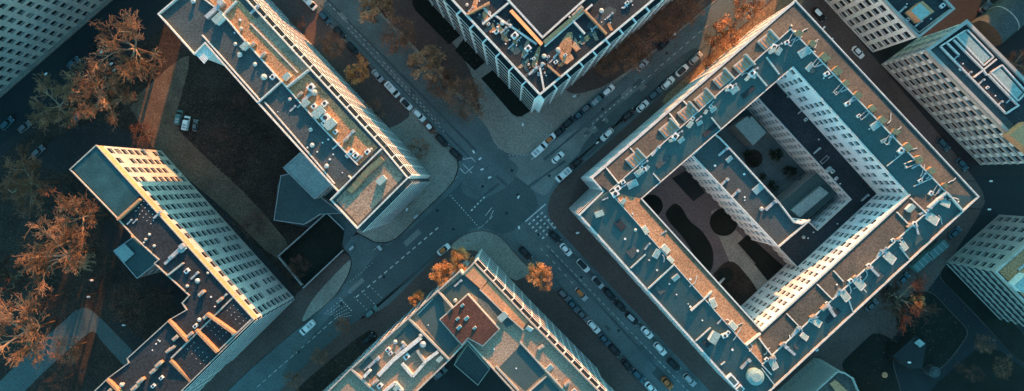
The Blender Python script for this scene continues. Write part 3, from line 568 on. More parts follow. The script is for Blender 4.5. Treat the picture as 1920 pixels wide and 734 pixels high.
for i in range(13):                                     # hatches and skylights along the south-east ridge
    t = (i + .5) / 13; x = 1775 - 346 * t; y = 363 + 320 * t
    DU += [(x + 9, y + 9, ['sky', 'sky', 'duct'][i % 3], 1.2, AXR + R(90)), (x + 1, y - 2, ['chimney', 'duct', 'ac'][i % 3], .9), (x - 6, y + 1, ['ac', 'duct', 'chimney'][i % 3], .9), (x + 5, y + 3, 'duct', .6, AXR + R(60 * (i % 3)))]
for x, y in ((1207, 429), (1247, 465), (1260, 487), (1338, 568), (1375, 610)): DU.append((x, y, 'sky', 1.1, AXR + R(90)))
DU += [(1190, 430, 'vent', 1), (1215, 464, 'duct', .8), (1231, 478, 'sky', 1), (1268, 522, 'sky', 1), (1349, 606, 'duct', 1), (1337, 633, 'shed', 1.4), (1356, 626, 'ac', 1.2), (1362, 622, 'ac', 1), (1120, 398, 'shed', .9), (1136, 376, 'duct', .8), (1152, 366, 'ac', 1.9), (1168, 378, 'shed', .8), (1158, 353, 'ac', 1.3), (1166, 344, 'ac', 1.2), (1172, 352, 'duct', 1), (1185, 345, 'sky', 1.2), (1195, 326, 'sky', 1), (1206, 318, 'ac', 1), (1225, 285, 'duct', 1.2), (1185, 402, 'cap', 1.4), (1175, 446, 'cap', 1.2), (1198, 472, 'cap', 1.4), (1214, 491, 'cap', 1), (1230, 507, 'cap', 1), (1254, 535, 'cap', 1), (1268, 550, 'cap', 1), (1292, 571, 'cap', 1), (1296, 578, 'cap', 1.3), (1316, 602, 'cap', 1.3), (1295, 524, 'cap', 1.5), (1370, 658, 'cap', 1.6), (1428, 716, 'cap', 1.4), (1398, 686, 'duct', 1), (1240, 440, 'duct', .8), (1665, 397, 'cap', 1), (1700, 392, 'shed', 1), (1795, 380, 'vent', .9), (1780, 372, 'chimney', .7), (1566, 535, 'vent', 1)]
for x, y in ((1166, 420), (1190, 470), (1240, 540), (1330, 640), (1390, 720), (1240, 300), (1330, 240), (1400, 170), (1530, 125), (1500, 640), (1560, 590), (1640, 520), (1720, 450)):
    p = hit(x, y); a = M(); a.box(p + Vector((0, 0, -.42)), (random.uniform(2, 5), random.uniform(1.5, 3), .5), AXR); a.build('roof_patch', random.choice([roof_slate, roof_dark, roof_teal]), D.root)
for i in range(34):
    t = random.random(); k = random.choice('abcd'); x, y = {'a': (1150 + 330 * t, 350 - 290 * t), 'b': (1484 + 290 * t, 60 + 300 * t), 'c': (1770 - 330 * t, 370 + 305 * t), 'd': (1150 + 270 * t, 370 + 300 * t)}[k]
    x += random.uniform(-14, 14); y += random.uniform(-12, 12); n = random.randint(3, 6); ang = random.choice([42, -47, 42, 10]) ; P_ = []
    for j in range(n): P_.append(hit(x, y) + Vector((0, 0, .25))); x += random.uniform(3, 7) * math.cos(R(ang)); y -= random.uniform(3, 7) * math.sin(R(ang)); ang += random.uniform(-40, 40)
    a = M()
    for j in range(n - 1): a.tube(P_[j], P_[j + 1], .13, n=5)
    a.build('pipe_run', random.choice([metal, parap_w, metal]), D.root)
units(D, DU, .66, 3.2)
a = M(); p = hit(1413, 704); a.tube(p, p + Vector((0, 0, 1.6)), 2.0, n=24); a.tube(p + Vector((0, 0, 1.6)), p + Vector((0, 0, 2.1)), 2.1, 1.1, 24); a.build('water_tank', roof_pale, D.root)
for (x, y, l) in ((1372, 712, 3.2), (1386, 728, 1.6)):
    p = hit(x, y); a = M(); a.box(p, (l, 1.8, .8), R(-48), 0); a.box(p + Vector((0, 0, .8)), (l * .7, 1.1, .06), R(-48), 1); a.build('roof_hatch', [white, roof_teal], D.root)
# courtyard of the block: raised garden, middle wing, lower ring, glazed hall
a = M(); a.prism(WP([(1160, 385), (1320, 250), (1540, 500), (1425, 660)], 6), 0, 6); a.build('raised_courtyard', court_m, None, True, kind='structure')
def plate(name, px, z, m_): a = M(); a.prism(WP(px, z), z - .05, z); a.build(name, m_, None, True, kind='structure')
def circ(x, y, r, n=20): return [(x + r * math.cos(2 * math.pi * i / n), y + r * math.sin(2 * math.pi * i / n)) for i in range(n)]
plate('garden_path', smooth([(1330, 400), (1345, 390), (1440, 500), (1480, 560), (1440, 570), (1380, 520)], 1), 6.03, pave)
plate('lawn', smooth([(1264, 380), (1243, 404), (1290, 455), (1322, 528), (1338, 498), (1337, 465), (1316, 432), (1292, 415), (1278, 388)], 2), 6.08, lawn)
plate('lawn', circ(1222, 386, 21), 6.09, lawn); plate('lawn', circ(1357, 417, 26), 6.12, lawn); plate('lawn', circ(1361, 516, 15), 6.13, lawn)
plate('lawn', smooth([(1322, 530), (1370, 480), (1420, 540), (1440, 600), (1400, 620)], 2), 6.05, lawn_brown)
plate('sunken_yard', [(1383, 457), (1402, 440), (1480, 510), (1450, 540)], 6.1, lawn); plate('sunken_yard', [(1260, 335), (1290, 318), (1322, 362), (1300, 378)], 6.1, asphalt_dark)
a = M(); q = [W(*p, 6.1) for p in ((1382, 457), (1415, 495))]; a.bar(q[0], q[1], .25, .5); a.build('kerb', kerbm, None, kind='structure')
E1 = simple('middle_wing', 'flat grey roofed middle wing crossing the courtyard, its white facade facing the raised garden', [(1297, 292), (1458, 463), (1516, 413), (1500, 420), (1487, 417), (1458, 379), (1349, 260), (1338, 252)], 25, None, roof_slate,
    {0: dict(rows=7, cw=1.9, wf=.5, hf=.55, z0=None) if 0 else dict(rows=6, cw=2.5, wf=.55, hf=.6, depth=.22)}, dflt=dict(rows=7, cw=2.6), pm=parap_w)
E1.done(wall_bright, parap_w, None)
units(E1, [(1354, 286, 'duct', 1.2), (1367, 299, 'sky', .8), (1395, 327, 'cap', 1.5), (1355, 344, 'duct', 1.2), (1376, 365, 'duct', 1.2), (1421, 354, 'sky', 1.3), (1443, 386, 'duct', 1.5), (1396, 370, 'cap', 1.3), (1426, 392, 'vent', 1.5), (1396, 376, 'cap', 1), (1340, 311, 'cap', 1.6)])
E2 = simple('ring_wing', 'lower dark roofed ring wing between the two white windowed walls of the courtyard block', [(1405, 168), (1422, 186), (1595, 374), (1532, 432), (1514, 415), (1458, 463), (1500, 507), (1520, 522), (1690, 400), (1694, 366), (1470, 122)], 13, None, roof_dark,
    {1: dict(rows=5, cw=2.3, wf=.55, hf=.58, depth=.2, top=.6, bot=.4), 2: dict(rows=5, cw=2.3, wf=.55, hf=.58, depth=.2), 5: dict(rows=5, cw=1.9, wf=.5, hf=.5)}, pm=parap_w, par=(.35, .4))
E2.done(wall_bright, parap_w, wall_cream)
units(E2, [(1505, 445, 'vent', 1.3), (1515, 447, 'cap', 1), (1525, 436, 'cap', 1), (1530, 284, 'duct', .9), (1552, 318, 'shed', .7), (1560, 322, 'ac', .9), (1535, 262, 'cap', 1), (1500, 210, 'duct', .8), (1510, 225, 'ac', .8), (1545, 300, 'frame', .8), (1567, 335, 'ac', .8), (1575, 345, 'cap', 1), (1606, 402, 'duct', .9), (1570, 420, 'cap', .9), (1620, 372, 'duct', 1), (1481, 178, 'duct', 1)])
struct('inner_court_ground', [(1340, 240), (1450, 160), (1640, 400), (1520, 460)], K + .02, asphalt)
plate('garden_path', circ(1413, 298, 17, 24), .2, pave_dark); plate('lawn', circ(1413, 298, 14.5, 24), .24, lawn_brown)
Bx = simple('court_pavilion', 'small pale green roofed pavilion inside the narrow inner court', [(1378, 235), (1402, 218), (1405, 223), (1410, 218), (1437, 249), (1412, 273)], 7, wall_grey, roof_pale, par=None); Bx.done(wall_grey)
Bx = simple('glazed_hall', 'long glazed hall roof at the south end of the narrow inner court', [(1452, 392), (1530, 325), (1572, 362), (1500, 425)], 8, wall_grey, roof_teal, par=None); Bx.done(wall_grey)
a = M(); q = WP([(1484, 394), (1538, 350), (1554, 362), (1500, 408)], 9.5); a.prism(q, 8, 9.5); a.build('glass_roof', roof_pale, Bx.root, True)

# ------------------------------------------------------------------ towers at the right, block at the far left
Hh = simple('office_tower', 'grey office block with large grid of windows and two framed dark roof wells', [(1737, 95), (1945, 306), (2010, 245), (1810, 42)], 22, None, roof_dark,
    {0: dict(rows=7, cw=3.2, wf=.62, hf=.6, slabs=.3)}, dflt=dict(rows=6, cw=3.6), par=(1.2, .8))
over(Hh, 'roof_edge_band', [(1745, 96), (1757, 88), (1900, 234), (1892, 244)], roof_slate, .04)
over(Hh, 'gravel_panel', [(1794, 70), (1810, 60), (1857, 108), (1842, 121)], roof_pale, .5); over(Hh, 'gravel_panel', [(1858, 136), (1874, 126), (1918, 174), (1905, 187)], roof_pale, .5)
Hh.done(wall_white, wall_grey, dark, wall_cream)
for ln in ([(1761, 88), (1808, 58)], [(1761, 88), (1884, 214)], [(1884, 214), (1908, 198)], [(1786, 76), (1840, 130), (1848, 142)], [(1824, 146), (1866, 112)], [(1850, 140), (1906, 198)], [(1790, 68), (1842, 124), (1860, 108), (1811, 57)], [(1855, 137), (1906, 190), (1922, 174), (1876, 123), (1855, 137)], [(1774, 82), (1796, 104)]): wall_line(Hh, ln, .7, .45, parap_w)
units(Hh, [(1790, 110, 'duct', .7), (1800, 130, 'ac', .8), (1815, 140, 'duct', .7), (1838, 155, 'duct', .8), (1850, 165, 'ac', .7), (1866, 180, 'cap', 1), (1872, 196, 'duct', .8), (1890, 190, 'duct', .7), (1805, 120, 'cap', 1)])
up = M(); up.prism(WP([(1893, 253), (1926, 228), (1990, 290), (1950, 300)], 25), 22, 25); up.build('penthouse', brick_o, Hh.root, True)  # ochre carries the sunlit orange of the penthouse wall
G = simple('office_tower', 'grey gridded office block with a green roof box lit orange, at the top right', [(1720, 70), (1580, -81), (1645, -138), (1785, 18)], 22, None, roof_dark, {0: dict(rows=6, cw=3, wf=.62, hf=.6)}, dflt=dict(rows=6, cw=3.6), par=(.9, .8))
G.done(wall_white, wall_grey, dark)
a = M(); a.prism(WP([(1708, 20), (1730, 2), (1752, 22), (1727, 40)], 25), 22, 25); a.build('roof_box', brick_o, G.root, True)  # ochre box sides stand in for orange sunlight
a = M(); a.prism(WP([(1708.5, 20), (1725, 6), (1745, 25), (1727, 39)], 25.1), 24.9, 25.1); a.build('roof_box_lid', roof_pale, G.root, True)
BV[0] = None; wall_line(G, [(1675, 18), (1722, 62), (1780, 18)], .5, .3, parap)
units(G, [(1690, 20, 'duct', .9), (1700, 38, 'ac', .9), (1720, 46, 'duct', .9), (1745, 36, 'cap', 1), (1765, 12, 'ac', 1.1), (1700, 8, 'cap', 1)])
I = simple('apartment_tower', 'grey tower seen on its corner with loggias, at the right edge below the courtyard block', [(1863, 509), (1975, 410), (2085, 520), (1975, 625)], 20, None, roof_dark,
    {0: dict(rows=6, cw=3.1, wf=.5, hf=.45), 3: dict(rows=6, cw=2.5, wf=.6, hf=.5, slabs=.6)}, dflt=dict(rows=6, cw=3.4), par=(.8, 1))
over(I, 'gravel_roof', [(1872, 509), (1975, 418), (2070, 520), (1975, 612)], roof_brown, .04)
I.done(wall_grey, parap, dark, wall_grey); units(I, [(1905, 528, 'shed', 2.2), (1915, 500, 'duct', 1.2), (1930, 520, 'ac', 1.4)])
J = simple('apartment_building', 'low building with blank grey wall and rounded brown roof at the bottom edge', [(1568, 696), (1450, 803), (1560, 900), (1680, 800), (1606, 731), (1597, 709), (1582, 699)], 14, None, roof_mix, {}, dflt=None, par=(.6, .8)); J.done(wall_grey, parap)
over(J, 'gravel_roof', [(1556, 720), (1566, 712), (1590, 734), (1575, 745)], brick_o, .5)
a = M()
for i in range(13): p = W(1521 - i * 5.2, 677 + i * 4.8, 0); a.tube(p, p + Vector((0, 0, 3.2)), .12, n=5); a.tube(p + Vector((0, 0, 3.2)), p + Vector((-1.0, 1.2, 3.6)), .1, n=5)
a.build('bracket_row', metal, J.root)
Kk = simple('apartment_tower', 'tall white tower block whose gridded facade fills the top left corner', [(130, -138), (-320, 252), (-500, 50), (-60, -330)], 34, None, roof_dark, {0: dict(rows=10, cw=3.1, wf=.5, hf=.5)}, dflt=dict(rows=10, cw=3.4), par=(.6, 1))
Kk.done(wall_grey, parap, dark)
a = M(); a.bar(W(212, -2, 0), W(-30, 208, 0), .5, .9); o = a.build('garden_wall', kerbm); o['label'] = 'low pale wall running along the foot of the white corner tower'; o['category'] = 'wall'
# vaulted hall
V0, V1 = W(1836, 68, 0), W(1898, 16, 0); d = (V1 - V0).normalized(); n_ = Vector((-d.y, d.x, 0)); o = empty('vaulted_hall', V0, 'grey barrel-vaulted hall roof behind the framed office roof', 'hall')
a = M(); rings = []
for P0 in (V0, V0.lerp(V1, .5) - d * .15): rings.append([P0 + n_ * (4.6 * math.cos(math.pi * i / 12)) + Vector((0, 0, 4 + 3.4 * math.sin(math.pi * i / 12))) for i in range(13)] + [P0 - n_ * 4.6, P0 + n_ * 4.6])
a.loft(rings); b = M(); b.loft([[p + d * ((V1 - V0).length * .5 + .15) for p in r] for r in rings]); c = M(); mp = V0.lerp(V1, .5)
c.loft([[(p - V0) * 1.012 + mp + d * k for p in rings[0][:13]] + [mp - n_ * 4.65 + d * k, mp + n_ * 4.65 + d * k] for k in (-.15, .15)])
a.build('vault', roof_pale if 0 else roof_slate, o, True); b.build('vault', roof_slate, o, True); c.build('rib', parap, o)
# pump house with tank in the dark garden
Bx = simple('pump_house', 'low dark green kiosk with a pale square rooflight in the dark garden', [(1674, 668), (1716, 630), (1737, 642), (1730, 690), (1705, 692)], 4, wall_grey, asphalt_dark, par=None)
over(Bx, 'skylight', [(1714, 643), (1724, 636), (1735, 645), (1725, 652)], roof_pale, .4, 4); Bx.done(pave_dark, metal)
p = W(1741, 693, 0); o = empty('round_tank', p, 'round grey tank standing at the corner of the garden kiosk', 'tank'); a = M(); a.tube(p, p + Vector((0, 0, 3)), 1.6, n=22); a.build('shell', roof_slate, o)
a = M(); a.tube(p + Vector((0, 0, 3)), p + Vector((0, 0, 3.6)), 1.2, .9, 20); a.build('lid', roof_slate, o)
o = empty('manhole_well', W(1658, 703, .1), 'round brown well cover in the dark lawn', 'well cover'); a = M(); p = W(1658, 703, .1); a.tube(p, p + Vector((0, 0, .35)), .85, n=18); a.build('cover', brick_o, o)
# fenced sports yard
def fence(px, h, lab, z=.12, w_=.25):
    P = [W(*p, z) for p in px]; o = empty('fence', P[0], lab, 'fence'); a = M(); b = M()
    for i in range(len(P) - 1):
        a.bar(P[i] + Vector((0, 0, .3)), P[i + 1] + Vector((0, 0, .3)), w_, h - .3); n = max(2, int((P[i + 1] - P[i]).length / 2.5))
        for k in range(n + 1): q = P[i].lerp(P[i + 1], k / n); b.tube(q, q + Vector((0, 0, h + .2)), w_ * .8, n=5)
    a.build('panel', metal, o); b.build('post', metal, o)
fence([(568, 533), (524, 480), (568, 441), (614, 399)], 1.6, 'pale fence around the north-west half of the dark sports yard'); fence([(572, 538), (644, 470)], 1.6, 'pale double rail fence between sports yard and pavement')
fence([(614, 399), (646, 430)], 1.2, 'thin fence closing the sports yard beside the long white block')
struct('sports_yard', [(525, 480), (614, 400), (646, 433), (640, 470), (569, 536)], K + .02, lawn)
# unseen blocks added off frame to shade the streets, with gaps for sun
for i, (px, z) in enumerate(OFF):
    b = simple('city_block', OFFL[i], px, z, None, roof_dark, dflt=None, par=None); b.done(wall_grey)
# ------------------------------------------------------------------ trees
def leafy(seed, n_clump=44, per=52, cs=.22, ls=.045, lobes=None):
    rnd = random.Random(seed); m_ = M(); cl = []
    for i in range(n_clump):
        a = rnd.uniform(0, 2 * math.pi); rr = rnd.uniform(.1, 1) ** .55 * rnd.uniform(.62, .92); zz = rnd.uniform(-.35, .75) * math.sqrt(max(0, 1 - rr * rr)) 
        cl.append((rr * math.cos(a), rr * math.sin(a), zz, cs * rnd.uniform(.6, 1.15)))
    for x, y, z, r in cl:
        for k in range(per):
            v = Vector((rnd.gauss(0, 1), rnd.gauss(0, 1), rnd.gauss(0, 1))).normalized() * r * rnd.uniform(.45, 1.05); p = Vector((x, y, z)) + v
            t = Vector((rnd.gauss(0, 1), rnd.gauss(0, 1), rnd.gauss(0, 1))).normalized(); u = t.orthogonal().normalized(); q = t.cross(u); s = ls * rnd.uniform(.6, 1.3)
            m_.quad(p - u * s, p - q * s * .7, p + u * s, p + q * s * .7)
    me = bpy.data.meshes.new('crown'); me.from_pydata(m_.v, [], m_.f); return me
def skeleton(seed, fine=True):
    rnd = random.Random(seed); limbs, tw = M(), M()
    def ribbon(a, b, r):
        d = (b - a).normalized(); u = d.orthogonal().normalized(); w_ = d.cross(u)
        t = rnd.random() * 3.14; s = (u * math.cos(t) + w_ * math.sin(t)) * r; tw.quad(a - s, b - s * .5, b + s * .5, a + s)
        s = s.cross(d); tw.quad(a - s, b - s * .5, b + s * .5, a + s)
    def grow(p, d, l, r, lev):
        n = 3; q = p
        for i in range(n):
            d = (d + Vector((rnd.gauss(0, .16), rnd.gauss(0, .16), rnd.gauss(.02, .1)))).normalized(); e = q + d * (l / n)
            if lev < 3: limbs.tube(q, e, r * (1 - i * .2), r * (1 - (i + 1) * .2), 5)
            else: ribbon(q, e, r * .95)
            if lev < 6:
                for _ in range(2 if lev > 0 else 1):
                    dd = (d + Vector((rnd.gauss(0, .55), rnd.gauss(0, .55), rnd.gauss(.02, .28)))).normalized()
                    if rnd.random() < (.85 if lev < 4 else .34): grow(e, dd, l * rnd.uniform(.5, .72), max(r * .55, .006), lev + 1)
            q = e
    for i in range(5):
        a = i * 1.256 + rnd.uniform(-.3, .3); grow(Vector((0, 0, -.3)), Vector((math.cos(a), math.sin(a), .8)).normalized(), .62, .035, 1)
    out = []
    for nm, k in (('trunk', limbs), ('crown', tw)):
        me = bpy.data.meshes.new(nm); me.from_pydata(k.v, [], k.f); out.append(me)
    return out
LEAFY = [leafy(s) for s in (1, 2, 3)]; DENSE = [leafy(s, 60, 75, .24, .04) for s in (4, 5)]; HAZE = [leafy(14, 60, 44, .25, .03), leafy(15, 64, 40, .24, .032)]; SPARSE = [leafy(6, 60, 26, .25, .032), leafy(9, 50, 22, .22, .03)]; BARE = [skeleton(s) for s in (21, 22, 23)]
def trunk_mesh(ht, r, rc):
    m_ = M(); rnd = random.Random(int(ht * 10)); h0 = ht * .62
    m_.tube((0, 0, 0), (0, 0, h0), r, r * .6, 8)
    for i in range(5):
        a = i * 1.26 + rnd.random(); e = Vector((math.cos(a) * rc * .55, math.sin(a) * rc * .55, ht * .95)); m_.tube((0, 0, h0 * .8 + i * .2), e, r * .45, r * .15, 5)
        for k in range(2):
            f = e + Vector((math.cos(a + k - .5) * rc * .3, math.sin(a + k - .5) * rc * .3, ht * .12)); m_.tube(e * .7 + Vector((0, 0, h0 * .25)), f, r * .2, r * .08, 4)
    me = bpy.data.meshes.new('trunk'); me.from_pydata(m_.v, [], m_.f); return me
tree_i = 0
def tree(px, py, rpx, kind, lab, zc=9, mt=None, group=None, flat=.75, name='street_tree'):
    """crown centre at height zc seen at (px, py) with radius rpx in photo pixels"""
    global tree_i; tree_i += 1
    c = W(px, py, zc); r = rpx * (H - zc) / F; rnd = random.Random(tree_i * 7)
    root = empty(name, (c.x, c.y, .1), lab, 'tree', group)
    def put(nm, me, m_, loc, sc, rot):
        o = bpy.data.objects.new(nm, me); COL.objects.link(o); o.parent = root; o.location = loc; o.scale = sc; o.rotation_euler.z = rot
        if not me.materials: me.materials.append(m_)
        o.material_slots[0].link = 'OBJECT'; o.material_slots[0].material = m_
    rot = rnd.uniform(0, 6.28)
    if kind == 'bare':
        t, k = BARE[tree_i % 3]; r *= 1.22
        tm = M(); tm.tube((0, 0, 0), (0, 0, zc - r * .2), r * .055, r * .04, 7); me = bpy.data.meshes.new('trunk'); me.from_pydata(tm.v, [], tm.f); put('trunk', me, bark, (0, 0, 0), (1, 1, 1), 0)
        put('limb', t, limb_m, (0, 0, zc), (r, r, r * flat), rot); put('crown', k, mt or twig_m, (0, 0, zc), (r, r, r * flat), rot)
    else:
        k = {'leafy': LEAFY, 'dense': DENSE, 'haze': HAZE, 'sparse': SPARSE}[kind]; k = k[tree_i % len(k)]
        put('trunk', trunk_mesh(zc, .12 + r * .03, r), bark, (0, 0, 0), (1, 1, 1), rot)
        put('crown', k, mt or leaf_b, (0, 0, zc), (r * rnd.uniform(.95, 1.1), r * rnd.uniform(.9, 1.05), r * flat), rot)
T = 'trees around the west blocks'
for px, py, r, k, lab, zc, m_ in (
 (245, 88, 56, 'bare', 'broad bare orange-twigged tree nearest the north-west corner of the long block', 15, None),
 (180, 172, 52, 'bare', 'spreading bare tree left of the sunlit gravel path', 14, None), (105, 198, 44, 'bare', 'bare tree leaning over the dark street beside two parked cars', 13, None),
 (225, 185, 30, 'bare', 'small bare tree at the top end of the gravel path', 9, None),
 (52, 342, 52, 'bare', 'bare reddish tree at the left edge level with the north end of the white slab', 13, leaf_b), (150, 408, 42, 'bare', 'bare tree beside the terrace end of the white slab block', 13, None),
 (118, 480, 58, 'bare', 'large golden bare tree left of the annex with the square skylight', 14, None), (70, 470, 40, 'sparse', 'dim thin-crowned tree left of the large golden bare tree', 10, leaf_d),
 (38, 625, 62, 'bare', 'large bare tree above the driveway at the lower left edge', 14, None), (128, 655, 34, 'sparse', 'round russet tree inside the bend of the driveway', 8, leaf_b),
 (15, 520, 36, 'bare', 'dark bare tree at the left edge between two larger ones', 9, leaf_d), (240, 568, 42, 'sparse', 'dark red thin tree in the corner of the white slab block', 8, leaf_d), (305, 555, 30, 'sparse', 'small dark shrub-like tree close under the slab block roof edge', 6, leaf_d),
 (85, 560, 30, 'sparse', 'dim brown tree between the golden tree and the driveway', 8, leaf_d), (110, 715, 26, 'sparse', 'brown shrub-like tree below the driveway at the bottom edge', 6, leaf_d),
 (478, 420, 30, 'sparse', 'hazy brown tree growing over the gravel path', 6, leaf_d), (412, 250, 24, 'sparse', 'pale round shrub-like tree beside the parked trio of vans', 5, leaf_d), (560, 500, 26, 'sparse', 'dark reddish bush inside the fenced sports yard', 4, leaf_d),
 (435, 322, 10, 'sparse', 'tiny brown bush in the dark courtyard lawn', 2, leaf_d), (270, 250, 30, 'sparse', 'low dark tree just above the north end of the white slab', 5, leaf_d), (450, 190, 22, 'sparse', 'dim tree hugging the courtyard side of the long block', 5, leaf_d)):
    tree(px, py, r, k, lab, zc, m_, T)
T = 'autumn street trees'
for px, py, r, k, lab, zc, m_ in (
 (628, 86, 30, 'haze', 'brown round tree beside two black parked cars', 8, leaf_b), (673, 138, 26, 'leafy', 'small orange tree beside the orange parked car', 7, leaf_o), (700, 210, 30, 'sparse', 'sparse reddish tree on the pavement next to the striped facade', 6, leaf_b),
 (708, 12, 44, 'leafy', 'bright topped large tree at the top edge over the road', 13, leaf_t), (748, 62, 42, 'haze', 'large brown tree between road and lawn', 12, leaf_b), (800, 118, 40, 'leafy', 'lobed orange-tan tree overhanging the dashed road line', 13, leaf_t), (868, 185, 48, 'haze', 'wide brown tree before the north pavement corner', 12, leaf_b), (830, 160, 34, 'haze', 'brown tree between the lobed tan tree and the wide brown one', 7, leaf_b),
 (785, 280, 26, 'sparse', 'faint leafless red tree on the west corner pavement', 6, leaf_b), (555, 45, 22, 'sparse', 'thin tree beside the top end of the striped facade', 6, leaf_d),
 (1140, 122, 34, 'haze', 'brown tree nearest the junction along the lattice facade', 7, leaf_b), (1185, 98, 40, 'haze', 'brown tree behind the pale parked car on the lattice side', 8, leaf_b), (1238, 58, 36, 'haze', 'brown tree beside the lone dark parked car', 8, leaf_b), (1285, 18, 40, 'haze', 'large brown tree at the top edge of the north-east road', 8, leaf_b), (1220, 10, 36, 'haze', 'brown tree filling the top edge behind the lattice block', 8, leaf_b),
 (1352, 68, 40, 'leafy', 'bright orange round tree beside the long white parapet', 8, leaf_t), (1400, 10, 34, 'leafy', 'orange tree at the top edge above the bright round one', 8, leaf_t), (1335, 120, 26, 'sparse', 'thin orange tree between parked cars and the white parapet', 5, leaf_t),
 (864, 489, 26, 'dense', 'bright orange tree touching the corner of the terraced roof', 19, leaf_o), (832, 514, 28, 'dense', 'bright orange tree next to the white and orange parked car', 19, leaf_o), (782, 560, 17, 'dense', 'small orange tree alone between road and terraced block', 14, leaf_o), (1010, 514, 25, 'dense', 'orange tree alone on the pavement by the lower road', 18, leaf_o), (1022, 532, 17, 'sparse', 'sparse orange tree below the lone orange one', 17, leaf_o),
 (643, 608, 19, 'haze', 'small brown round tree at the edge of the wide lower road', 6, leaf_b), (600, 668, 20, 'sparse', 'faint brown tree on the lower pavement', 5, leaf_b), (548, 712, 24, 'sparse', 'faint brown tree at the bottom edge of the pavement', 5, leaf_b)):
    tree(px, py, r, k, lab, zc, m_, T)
T = 'garden trees at the lower right'
for px, py, r, k, lab, zc, m_ in ((1690, 562, 44, 'bare', 'dim bare tree between the courtyard block and the dark garden', 9, leaf_d), (1718, 566, 16, 'leafy', 'small orange lit tree at the corner of the dark garden', 9, leaf_o),  # orange crown paints the sunlit tip of the dim tree
 (1845, 645, 22, 'sparse', 'dim bush upper one of the lower right garden', 4, leaf_b), (1880, 690, 26, 'sparse', 'dim bush beside the lower right corner', 4, leaf_b), (1825, 700, 20, 'sparse', 'dark bush left of the lower right corner', 4, leaf_d), (1800, 690, 14, 'sparse', 'smallest dark bush beside the kerb line', 3, leaf_d), (1905, 120, 26, 'bare', 'reddish bare tree right of the framed office roof', 8, leaf_b)):
    tree(px, py, r, k, lab, zc, m_, T)
T = 'round shrubs of the inner courts'
for px, py, r, lab, zc in ((1401, 288, 9, 'dark round shrub nearest the small pavilion', 1.5), (1416, 304, 8, 'dark round shrub inside the curved garden path', 1.5), (1430, 331, 8, 'dark round shrub below the curved path', 1.5), (1450, 348, 12, 'wide dark shrub in front of the glazed hall', 2), (1455, 290, 14, 'dark shrub between curved path and windowed wall', 2), (1480, 322, 14, 'dark shrub under the windowed inner wall', 2), (1505, 345, 12, 'dark shrub against the foot of the windowed wall by the hall', 2)):
    tree(px, py, r, 'dense', lab, zc, leafm('shrub_green', (.02, .03, .018), (.03, .04, .025)), T, .6, 'round_shrub')

